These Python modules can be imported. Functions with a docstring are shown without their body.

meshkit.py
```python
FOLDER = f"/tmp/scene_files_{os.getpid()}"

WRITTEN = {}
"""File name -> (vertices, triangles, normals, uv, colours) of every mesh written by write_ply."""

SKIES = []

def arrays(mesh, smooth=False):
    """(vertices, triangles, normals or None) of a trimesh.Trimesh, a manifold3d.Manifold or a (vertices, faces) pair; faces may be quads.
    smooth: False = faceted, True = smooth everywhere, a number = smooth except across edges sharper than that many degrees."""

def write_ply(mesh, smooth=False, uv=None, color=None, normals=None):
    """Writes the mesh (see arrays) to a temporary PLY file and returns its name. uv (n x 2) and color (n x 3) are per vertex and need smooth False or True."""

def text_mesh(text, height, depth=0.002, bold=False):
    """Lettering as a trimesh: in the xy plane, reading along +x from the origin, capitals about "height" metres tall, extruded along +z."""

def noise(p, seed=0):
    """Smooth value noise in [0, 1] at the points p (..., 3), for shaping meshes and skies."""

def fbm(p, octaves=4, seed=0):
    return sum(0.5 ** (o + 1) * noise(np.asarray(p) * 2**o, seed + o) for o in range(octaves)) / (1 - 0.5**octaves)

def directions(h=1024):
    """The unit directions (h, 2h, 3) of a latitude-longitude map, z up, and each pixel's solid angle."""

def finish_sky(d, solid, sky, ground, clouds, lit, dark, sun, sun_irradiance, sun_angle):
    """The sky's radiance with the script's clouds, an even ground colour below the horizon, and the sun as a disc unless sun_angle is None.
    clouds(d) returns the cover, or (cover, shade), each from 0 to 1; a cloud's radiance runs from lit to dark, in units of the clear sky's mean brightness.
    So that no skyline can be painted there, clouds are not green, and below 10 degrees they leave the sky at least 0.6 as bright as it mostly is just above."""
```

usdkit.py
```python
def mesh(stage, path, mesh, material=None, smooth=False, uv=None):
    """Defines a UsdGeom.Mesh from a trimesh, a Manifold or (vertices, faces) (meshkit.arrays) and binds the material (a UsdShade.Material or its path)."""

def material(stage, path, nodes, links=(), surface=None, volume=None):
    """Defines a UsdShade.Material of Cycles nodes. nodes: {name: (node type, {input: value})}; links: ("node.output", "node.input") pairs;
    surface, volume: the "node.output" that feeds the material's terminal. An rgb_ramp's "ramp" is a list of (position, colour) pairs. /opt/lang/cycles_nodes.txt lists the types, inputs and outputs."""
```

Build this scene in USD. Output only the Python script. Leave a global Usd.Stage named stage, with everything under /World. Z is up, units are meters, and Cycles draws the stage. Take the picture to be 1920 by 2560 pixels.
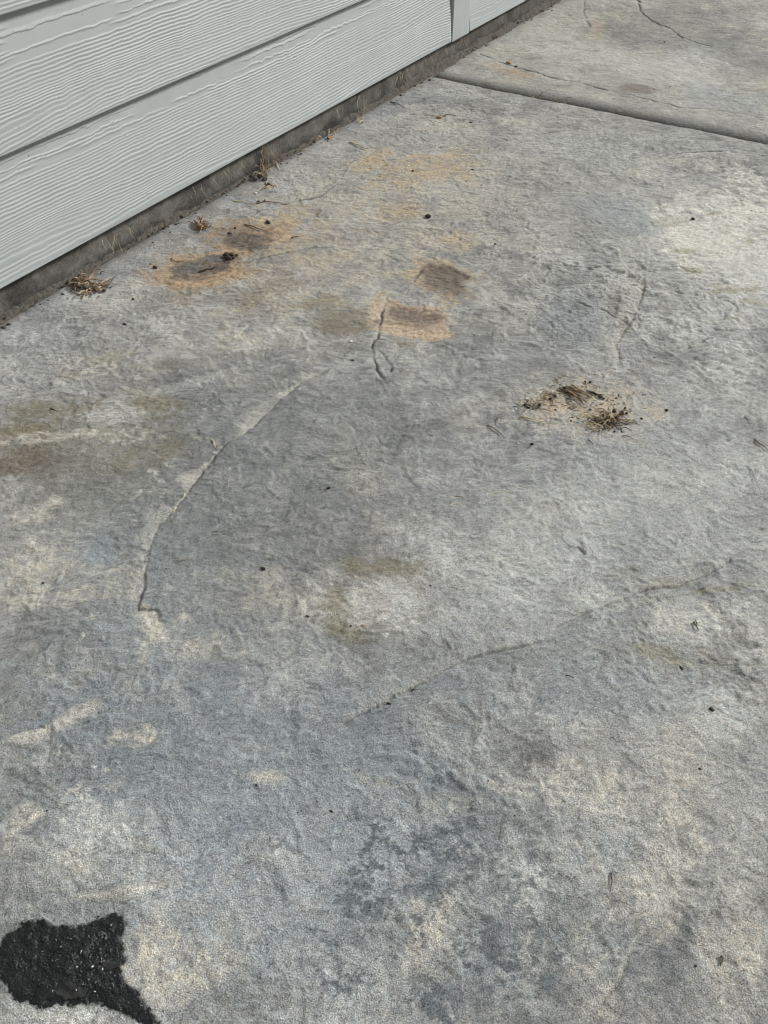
import math, random
import numpy as np, trimesh
import usdkit
from pxr import Usd, UsdGeom, UsdLux, UsdShade, Gf, Sdf, Vt

stage = Usd.Stage.CreateInMemory()
UsdGeom.SetStageUpAxis(stage, 'Z')
UsdGeom.SetStageMetersPerUnit(stage, 1.0)
UsdGeom.Xform.Define(stage, '/World')
UsdGeom.Scope.Define(stage, '/World/Looks')
T = Sdf.ValueTypeNames

# ------------------------------------------------------------------ camera
FPX, CX, CY = 2200.0, 960.0, 1280.0           # lens in pixels of the 1920 x 2560 photograph
VX, VY = 2850.0, -840.0                       # where the wall's lines meet on the horizon
CAM_H, CAM_X = 1.15, 1.751
PITCH = math.atan2(CY - VY, FPX)
_d = np.array([VX - CX, 0, 0]) + FPX * np.array([0, math.cos(PITCH), 0]) + (CY - VY) * np.array([0, math.sin(PITCH), 0])
_d /= np.linalg.norm(_d)                      # the wall's direction seen from the camera (right, ahead)
EYE = np.array([CAM_X, 0.0, CAM_H])
RIGHT = np.array([_d[1], _d[0], 0.0])
AHEAD = np.array([-_d[0], _d[1], 0.0])
FWD = AHEAD * math.cos(PITCH) + np.array([0, 0, -math.sin(PITCH)])
UP = np.cross(RIGHT, FWD)
cam = UsdGeom.Camera.Define(stage, '/World/camera')
cam.AddTransformOp().Set(Gf.Matrix4d(*RIGHT, 0, *UP, 0, *(-FWD), 0, *EYE, 1))
cam.CreateHorizontalApertureAttr(36.0)
cam.CreateVerticalApertureAttr(48.0)
cam.CreateFocalLengthAttr(36.0 * FPX / 1920.0)
cam.CreateClippingRangeAttr(Gf.Vec2f(0.02, 2000))
cam.CreateExposureAttr(1.66)

# ------------------------------------------------------------------ sky and the soft sun behind the cloud
SUN_EL, SUN_AZ = math.radians(31), math.radians(33)       # azimuth from +y towards +x
SUN = np.array([math.sin(SUN_AZ) * math.cos(SUN_EL), math.cos(SUN_AZ) * math.cos(SUN_EL), math.sin(SUN_EL)])
sky_mat = usdkit.material(stage, '/World/Looks/overcast_sky', {
    'tc': ('texture_coordinate', {}), 'g': ('geometry', {}),
    'sky': ('sky_texture', {'sky_type': 'single_scattering', 'sun_disc': False, 'sun_elevation': SUN_EL, 'sun_rotation': SUN_AZ}),
    'n': ('noise_texture', {'scale': 2.2, 'detail': 5.0, 'roughness': 0.55}),
    'cl': ('rgb_ramp', {'ramp': [(0.0, (1.9, 2.02, 2.12)), (0.5, (2.5, 2.58, 2.64)), (1.0, (3.1, 3.13, 3.12))]}),
    'sx': ('separate_xyz', {}), 'up': ('map_range', {'from_min': 0.0, 'from_max': 1.0, 'to_min': 0.55, 'to_max': 1.5, 'clamp': True}), 'cz': ('vector_math', {'math_type': 'scale'}),
    'm': ('mix_color', {'fac': 0.92, 'use_clamp': False}),
    'bg': ('background_shader', {'strength': 0.05}),
}, [('tc.generated', 'n.vector'), ('n.fac', 'cl.fac'), ('g.position', 'sx.vector'), ('sx.z', 'up.value'), ('cl.color', 'cz.vector1'), ('up.result', 'cz.scale'), ('sky.color', 'm.a'), ('cz.vector', 'm.b'), ('m.result', 'bg.color')], surface='bg.background')
sky = UsdLux.DomeLight.Define(stage, '/World/sky')
UsdShade.MaterialBindingAPI.Apply(sky.GetPrim()).Bind(sky_mat)
sky.GetPrim().SetCustomDataByKey('kind', 'structure')
sky.GetPrim().SetCustomDataByKey('label', 'even pale grey overcast sky above the house wall')
sun = UsdLux.DistantLight.Define(stage, '/World/sun')
sun.CreateNormalizeAttr(True)
sun.CreateIntensityAttr(0.4)
sun.CreateAngleAttr(10.0)
sun.CreateColorAttr(Gf.Vec3f(1.0, 0.985, 0.955))
_z = SUN; _x = np.cross([0, 0, 1.0], _z); _x /= np.linalg.norm(_x); _y = np.cross(_z, _x)
sun.AddTransformOp().Set(Gf.Matrix4d(*_x, 0, *_y, 0, *_z, 0, 0, 0, 20, 1))

# ------------------------------------------------------------------ helpers
used = {}
def path_for(name, parent=None):
    base = (parent.GetPath().pathString if parent else '/World') + '/' + name
    k = used.get(base, -1) + 1
    used[base] = k
    return base if k == 0 else f'{base}_{k:03d}'

def tag(p, label=None, cat=None, group=None, kind=None):
    for k, v in (('label', label), ('category', cat), ('group', group), ('kind', kind)):
        if v:
            p.SetCustomDataByKey(k, v)
    return p

def thing(name, label, cat, loc=(0, 0, 0), group=None):
    x = UsdGeom.Xform.Define(stage, path_for(name))
    x.AddTranslateOp().Set(Gf.Vec3d(*map(float, loc)))
    return tag(x.GetPrim(), label, cat, group)

def obj(name, mesh, mat, parent=None, smooth=True, off=None):
    if off is not None:
        v, f = (mesh.vertices, mesh.faces) if hasattr(mesh, 'faces') else mesh
        mesh = (np.asarray(v) - off, f)
    return usdkit.mesh(stage, path_for(name, parent), mesh, mat, smooth=smooth).GetPrim()

def grid_mesh(path, X, Y, Z, mat, tone=None, wear=None, keep=None, flip=False):
    """A sheet of quads over the (n, m) arrays, with smooth normals and colour per vertex."""
    P = np.stack([X, Y, Z], -1)
    du, dv = np.gradient(P, axis=0), np.gradient(P, axis=1)
    N = np.cross(du, dv); N /= np.linalg.norm(N, axis=-1, keepdims=True) + 1e-20
    if flip: N = -N
    n, m = X.shape
    i = np.arange(n * m).reshape(n, m)
    q = np.stack([i[:-1, :-1], i[1:, :-1], i[1:, 1:], i[:-1, 1:]], -1)
    if flip: q = q[..., ::-1]
    q = q[keep] if keep is not None else q.reshape(-1, 4)
    idx = slice(None)
    if keep is not None:
        idx, inv = np.unique(q, return_inverse=True)
        q = inv.reshape(-1, 4)
    me = UsdGeom.Mesh.Define(stage, path)
    me.CreatePointsAttr(Vt.Vec3fArray.FromNumpy(np.ascontiguousarray(P.reshape(-1, 3)[idx], np.float32)))
    me.CreateFaceVertexCountsAttr(Vt.IntArray.FromNumpy(np.full(len(q), 4, np.int32)))
    me.CreateFaceVertexIndicesAttr(Vt.IntArray.FromNumpy(np.ascontiguousarray(q.ravel(), np.int32)))
    me.CreateSubdivisionSchemeAttr('none')
    me.CreateNormalsAttr(Vt.Vec3fArray.FromNumpy(np.ascontiguousarray(N.reshape(-1, 3)[idx], np.float32)))
    me.SetNormalsInterpolation('vertex')
    api = UsdGeom.PrimvarsAPI(me)
    if tone is not None:
        api.CreatePrimvar('tone', T.Color3fArray, 'vertex').Set(Vt.Vec3fArray.FromNumpy(np.ascontiguousarray(tone.reshape(-1, 3)[idx], np.float32)))
    if wear is not None:
        api.CreatePrimvar('wear', T.FloatArray, 'vertex').Set(Vt.FloatArray.FromNumpy(np.ascontiguousarray(wear.reshape(-1)[idx], np.float32)))
    UsdShade.MaterialBindingAPI.Apply(me.GetPrim()).Bind(mat)
    return me.GetPrim()

def vn(x, y, scale, seed):
    """Smooth value noise in [0, 1] over the plane, with cells of `scale` metres."""
    u, v = np.asarray(x) / scale + 1000.37 * (seed % 7 + 1), np.asarray(y) / scale + 917.11 * (seed % 5 + 1)
    i, j = np.floor(u).astype(np.int64), np.floor(v).astype(np.int64)
    a, b = u - i, v - j
    a, b = a * a * a * (a * (a * 6 - 15) + 10), b * b * b * (b * (b * 6 - 15) + 10)
    def h(p, q):
        k = (p * 374761393 + q * 668265263 + seed * 974634777) & 0xFFFFFFFF
        k = ((k ^ (k >> 13)) * 1274126177) & 0xFFFFFFFF
        return ((k ^ (k >> 16)) & 0xFFFF) / 65535.0
    return (h(i, j) * (1 - a) + h(i + 1, j) * a) * (1 - b) + (h(i, j + 1) * (1 - a) + h(i + 1, j + 1) * a) * b

def fb(x, y, scale, seed, octv=4, gain=0.5):
    s, t, g = 0, 0, 1.0
    for o in range(octv):
        s = s + g * vn(x, y, scale / 2 ** o, seed + 31 * o); t += g; g *= gain
    return s / t

def sst(a, b, x):
    t = np.clip((x - a) / (b - a), 0, 1)
    return t * t * (3 - 2 * t)

def ray(x, y):
    d = FWD * FPX + RIGHT * (x - CX) - UP * (y - CY)
    return d / np.linalg.norm(d)

def Q(x, y, z=0.0):
    """Point of the slab (height z) seen at a pixel of the 1920 x 2560 photograph."""
    r = ray(x, y)
    return EYE + r * ((z - CAM_H) / r[2])

KV = 1920 / 1659.0
def V(x, y):
    return Q(x * KV, y * KV)[:2]

def QW(x, y, wx=0.0):
    """Point of the wall plane x = wx."""
    r = ray(x, y)
    return EYE + r * ((wx - CAM_X) / r[0])

# ------------------------------------------------------------------ materials
def M(name, nodes, links, surface='p.BSDF'):
    return usdkit.material(stage, '/World/Looks/' + name, nodes, links, surface=surface)

def plain(name, col, rough=0.7, var=0.35, scale=120.0, spec=0.3):
    c = np.array(col)
    return M(name, {
        'g': ('geometry', {}), 'n': ('noise_texture', {'scale': scale, 'detail': 3.0}),
        'r': ('rgb_ramp', {'ramp': [(0.25, tuple(c * (1 - var))), (0.75, tuple(c * (1 + var)))]}),
        'p': ('principled_bsdf', {'roughness': rough, 'specular_ior_level': spec})},
        [('g.position', 'n.vector'), ('n.fac', 'r.fac'), ('r.color', 'p.base_color')])

def concrete(name, fine=1.0, bump=1.0, rough=0.78):
    return M(name, {
        'g': ('geometry', {}), 'at': ('attribute', {'attribute': 'tone'}), 'aw': ('attribute', {'attribute': 'wear'}),
        'n1': ('noise_texture', {'scale': 460.0, 'detail': 3.0, 'roughness': 0.75}),
        'n2': ('noise_texture', {'scale': 130.0, 'detail': 4.0, 'roughness': 0.68, 'distortion': 0.6}),
        'n5': ('noise_texture', {'scale': 950.0, 'detail': 1.0, 'roughness': 0.5}), 'm5': ('map_range', {'from_min': 0.3, 'from_max': 0.7, 'to_min': 1 - 0.42 * fine, 'to_max': 1 + 0.52 * fine, 'clamp': True}), 'x3': ('math', {'math_type': 'multiply'}),
        'n6': ('noise_texture', {'scale': 330.0, 'detail': 2.0, 'roughness': 0.55}), 'm6': ('map_range', {'from_min': 0.335, 'from_max': 0.39, 'to_min': 0.42, 'to_max': 1.0, 'clamp': True}), 'x4': ('math', {'math_type': 'multiply'}),
        'n3': ('noise_texture', {'scale': 34.0, 'detail': 4.0, 'roughness': 0.6}),
        'n4': ('noise_texture', {'scale': 75.0, 'detail': 3.0, 'roughness': 0.6}),
        # brightness of the grain
        'm1': ('map_range', {'from_min': 0.32, 'from_max': 0.68, 'to_min': 1 - 0.42 * fine, 'to_max': 1 + 0.50 * fine, 'clamp': True}),
        'm2': ('map_range', {'from_min': 0.32, 'from_max': 0.68, 'to_min': 1 - 0.17 * fine, 'to_max': 1 + 0.19 * fine, 'clamp': True}),
        'm3': ('map_range', {'from_min': 0.3, 'from_max': 0.7, 'to_min': 0.93, 'to_max': 1.07, 'clamp': True}),
        'x1': ('math', {'math_type': 'multiply'}), 'x2': ('math', {'math_type': 'multiply'}),
        'tint': ('rgb_ramp', {'ramp': [(0.35, (0.975, 1.0, 1.02)), (0.65, (1.03, 1.0, 0.965))]}),
        'c1': ('vector_math', {'math_type': 'multiply'}), 'c2': ('vector_math', {'math_type': 'scale'}),
        # relief
        'w1': ('map_range', {'from_min': 0.0, 'from_max': 1.0, 'to_min': 0.35, 'to_max': 1.3}),
        'b1': ('math', {'math_type': 'multiply'}),
        'b2': ('math', {'math_type': 'multiply_add', 'value2': 0.6}),
        'bp': ('bump', {'strength': 0.8 * bump, 'distance': 0.005}),
        'p': ('principled_bsdf', {'roughness': rough, 'specular_ior_level': 0.35, 'diffuse_roughness': 0.4}),
    }, [('g.position', f'{n}.vector') for n in ('n1', 'n2', 'n3', 'n4', 'n5', 'n6')] + [
        ('n1.fac', 'm1.value'), ('n2.fac', 'm2.value'), ('n3.fac', 'm3.value'), ('n4.fac', 'tint.fac'),
        ('m1.result', 'x1.value1'), ('m2.result', 'x1.value2'), ('x1.value', 'x2.value1'), ('m3.result', 'x2.value2'),
        ('at.color', 'c1.vector1'), ('tint.color', 'c1.vector2'), ('n5.fac', 'm5.value'), ('x2.value', 'x3.value1'), ('m5.result', 'x3.value2'), ('c1.vector', 'c2.vector1'), ('n6.fac', 'm6.value'), ('x3.value', 'x4.value1'), ('m6.result', 'x4.value2'), ('x4.value', 'c2.scale'), ('c2.vector', 'p.base_color'),
        ('aw.fac', 'w1.value'), ('n2.fac', 'b1.value1'), ('w1.result', 'b1.value2'), ('n1.fac', 'b2.value1'), ('b1.value', 'b2.value3'),
        ('b2.value', 'bp.height'), ('bp.normal', 'p.normal')])

M_slab = concrete('stamped_concrete')
M_found = concrete('foundation_concrete', fine=0.8, bump=1.3, rough=0.9)
M_paint = M('grey_siding_paint', {
    'g': ('geometry', {}),
    'n': ('noise_texture', {'scale': 9.0, 'detail': 5.0, 'roughness': 0.6}),
    'n2': ('noise_texture', {'scale': 260.0, 'detail': 2.0}),
    'r': ('rgb_ramp', {'ramp': [(0.3, (0.325, 0.350, 0.347)), (0.7, (0.36, 0.383, 0.378))]}),
    'd': ('noise_texture', {'scale': 150.0, 'detail': 1.0, 'roughness': 0.4}),
    'dr': ('rgb_ramp', {'ramp': [(0.0, (0.45, 0.42, 0.36)), (0.19, (0.45, 0.42, 0.36)), (0.225, (1, 1, 1)), (1.0, (1, 1, 1))]}),
    'c': ('vector_math', {'math_type': 'multiply'}),
    'bp': ('bump', {'strength': 0.12, 'distance': 0.001}),
    'p': ('principled_bsdf', {'roughness': 0.58, 'specular_ior_level': 0.25})},
    [('g.position', 'n.vector'), ('g.position', 'n2.vector'), ('g.position', 'd.vector'), ('n.fac', 'r.fac'), ('d.fac', 'dr.fac'), ('r.color', 'c.vector1'), ('dr.color', 'c.vector2'),
     ('c.vector', 'p.base_color'), ('n2.fac', 'bp.height'), ('bp.normal', 'p.normal')])
M_straw = plain('dry_straw', (0.40, 0.31, 0.19), 0.6, 0.5, 60)
M_pale = plain('pale_straw', (0.58, 0.50, 0.35), 0.6, 0.35, 60)
M_brown = plain('brown_stem', (0.15, 0.10, 0.06), 0.7, 0.45, 90)
M_rust = plain('rusty_fibre', (0.20, 0.10, 0.032), 0.7, 0.5, 150)
M_black = plain('dark_seed_skin', (0.022, 0.019, 0.015), 0.45, 0.4, 300)
M_soil = plain('dark_soil', (0.045, 0.035, 0.025), 0.95, 0.5, 260)
M_dust = plain('grey_brown_dirt', (0.075, 0.068, 0.056), 0.95, 0.6, 140)
M_green = plain('olive_blade', (0.075, 0.085, 0.035), 0.5, 0.35, 120)
M_leaf = plain('rust_orange_leaf', (0.30, 0.14, 0.055), 0.7, 0.4, 200)
M_white = plain('white_flake', (0.75, 0.74, 0.70), 0.6, 0.08, 200)
M_stone = plain('grey_grit', (0.20, 0.18, 0.16), 0.9, 0.4, 300)
M_lawn = plain('brown_grey_soil', (0.14, 0.12, 0.09), 0.95, 0.4, 3)

# ------------------------------------------------------------------ the slab's seams, broad tones and stains, as traced on the ground
random.seed(5)
def ragged(pts, seed, amp=0.004, step=0.004):
    """The seam's points on the ground, resampled and roughened."""
    p = np.array([Q(*q)[:2] for q in pts])
    s = np.r_[0, np.cumsum(np.linalg.norm(np.diff(p, axis=0), axis=1))]
    t = np.linspace(0, s[-1], max(3, int(s[-1] / step)))
    o = np.stack([np.interp(t, s, p[:, 0]), np.interp(t, s, p[:, 1])], 1)
    j = np.stack([fb(t, t * 0, 0.034, seed, 5, 0.85), fb(t, t * 0 + 9, 0.034, seed + 3, 5, 0.85)], 1) - 0.5
    return o + j * 2 * amp * np.minimum(1, np.minimum(t, s[-1] - t) / 0.03 + 0.3)[:, None]

def vq(pts):
    return [(x * KV, y * KV) for x, y in pts]

# (points, kind, width, depth, pale)
SEAMS = [
    (vq([(742, 788), (690, 815), (650, 834), (606, 862), (548, 922), (482, 968), (442, 1018), (402, 1072), (376, 1108), (341, 1143), (326, 1182), (316, 1230), (306, 1288), (300, 1316), (334, 1322), (354, 1348), (357, 1376)]), 'vein', 0.027, 0.0028, 0.85),
    ([(968, 735), (964, 765), (955, 780), (952, 800), (950, 830), (944, 848), (930, 860), (934, 890), (942, 910), (944, 930), (952, 945), (962, 955)], 'crack', 0.0030, 0.0045, 0.25),
    ([(944, 878), (958, 888), (970, 905), (978, 922), (976, 936)], 'crack', 0.0022, 0.003, 0.1),
    (vq([(700, 1592), (760, 1556), (832, 1518), (880, 1493), (945, 1458), (1010, 1421), (1080, 1407), (1140, 1394), (1184, 1380), (1200, 1356), (1250, 1332), (1330, 1300), (1400, 1275), (1480, 1262), (1560, 1225), (1604, 1188)]), 'ledge', 0.0030, 0.0028, 0.25),
    ([(628, 545), (640, 530), (720, 508), (800, 492), (838, 465), (866, 425), (868, 410), (905, 388), (955, 360)], 'vein', 0.014, 0.0024, 0.35),
    ([(600, 658), (650, 646), (720, 636), (790, 622), (850, 620)], 'ledge', 0.0022, 0.0022, 0.35),
    ([(1640, 392), (1700, 382), (1760, 377), (1840, 380), (1930, 392)], 'crack', 0.0035, 0.003, 0.5),
    ([(1612, 690), (1608, 731), (1597, 778), (1562, 832), (1538, 870), (1550, 905), (1498, 936)], 'vein', 0.026, 0.0020, 0.9),
    ([(1770, 1828), (1728, 1880), (1705, 1930), (1690, 2060), (1706, 2145), (1694, 2230), (1654, 2284), (1600, 2336), (1578, 2376), (1562, 2423), (1544, 2463), (1480, 2530), (1440, 2560)], 'vein', 0.030, 0.0008, 0.85),
    ([(1177, 122), (1229, 147), (1266, 159), (1307, 173), (1338, 181), (1376, 194), (1440, 205), (1481, 214), (1539, 231), (1625, 250), (1695, 270), (1770, 273), (1863, 286), (1925, 300)], 'crack', 0.0034, 0.005, 0.15),
    ([(1590, -20), (1602, 26), (1631, 52), (1678, 72), (1701, 90), (1735, 103), (1793, 116)], 'crack', 0.0042, 0.005, 0.15),
    ([(1463, -20), (1461, 35), (1478, 72)], 'vein', 0.014, 0.003, 0.3),
    ([(0, 1852), (60, 1830), (116, 1816), (160, 1790), (215, 1770), (245, 1756)], 'vein', 0.020, 0.0008, 0.8),
    ([(1443, 1368), (1452, 1378), (1464, 1392)], 'crack', 0.003, 0.0015, 0.0),
    ([(1828, 1342), (1842, 1352), (1858, 1357)], 'crack', 0.0022, 0.003, 0.0),
    ([(1500, 775), (1518, 781), (1545, 800)], 'crack', 0.003, 0.003, 0.0),
    ([(1440, 752), (1452, 760), (1478, 770)], 'crack', 0.0025, 0.003, 0.0),
    ([(1780, 825), (1800, 832), (1860, 830), (1925, 822)], 'ledge', 0.002, 0.002, 0.2),
    ([(330, 748), (300, 752), (270, 748), (262, 740)], 'ledge', 0.002, 0.002, 0.4),
    ([(590, 1373), (630, 1380), (660, 1385), (700, 1398)], 'ledge', 0.002, 0.0008, 0.1),
    ([(1066, 278), (1120, 262), (1180, 250), (1262, 238), (1272, 230)], 'ledge', 0.002, 0.0018, 0.1),
    ([(120, 2220), (200, 2255), (300, 2258), (360, 2245)], 'ledge', 0.002, 0.001, 0.3),
]
SEAMS = [(ragged(p, 100 + 7 * k, 0.012 if p[-1][1] < 310 else 0.007 if kind != 'crack' else 0.009), kind, w, d, c) for k, (p, kind, w, d, c) in enumerate(SEAMS)]

PAL = {'cream': (0.43, 0.407, 0.35), 'pale': (0.50, 0.50, 0.47), 'white': (0.60, 0.59, 0.52), 'tan': (0.41, 0.33, 0.225), 'orange': (0.385, 0.278, 0.175),
       'brown': (0.125, 0.092, 0.066), 'olive': (0.175, 0.155, 0.095), 'dark': (0.115, 0.128, 0.134), 'blue': (0.240, 0.274, 0.294), 'moss': (0.24, 0.22, 0.11),
       'grey': (0.25, 0.265, 0.27), 'soil': (0.06, 0.05, 0.038), 'peach': (0.45, 0.35, 0.242), 'taupe': (0.140, 0.112, 0.092)}
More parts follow.
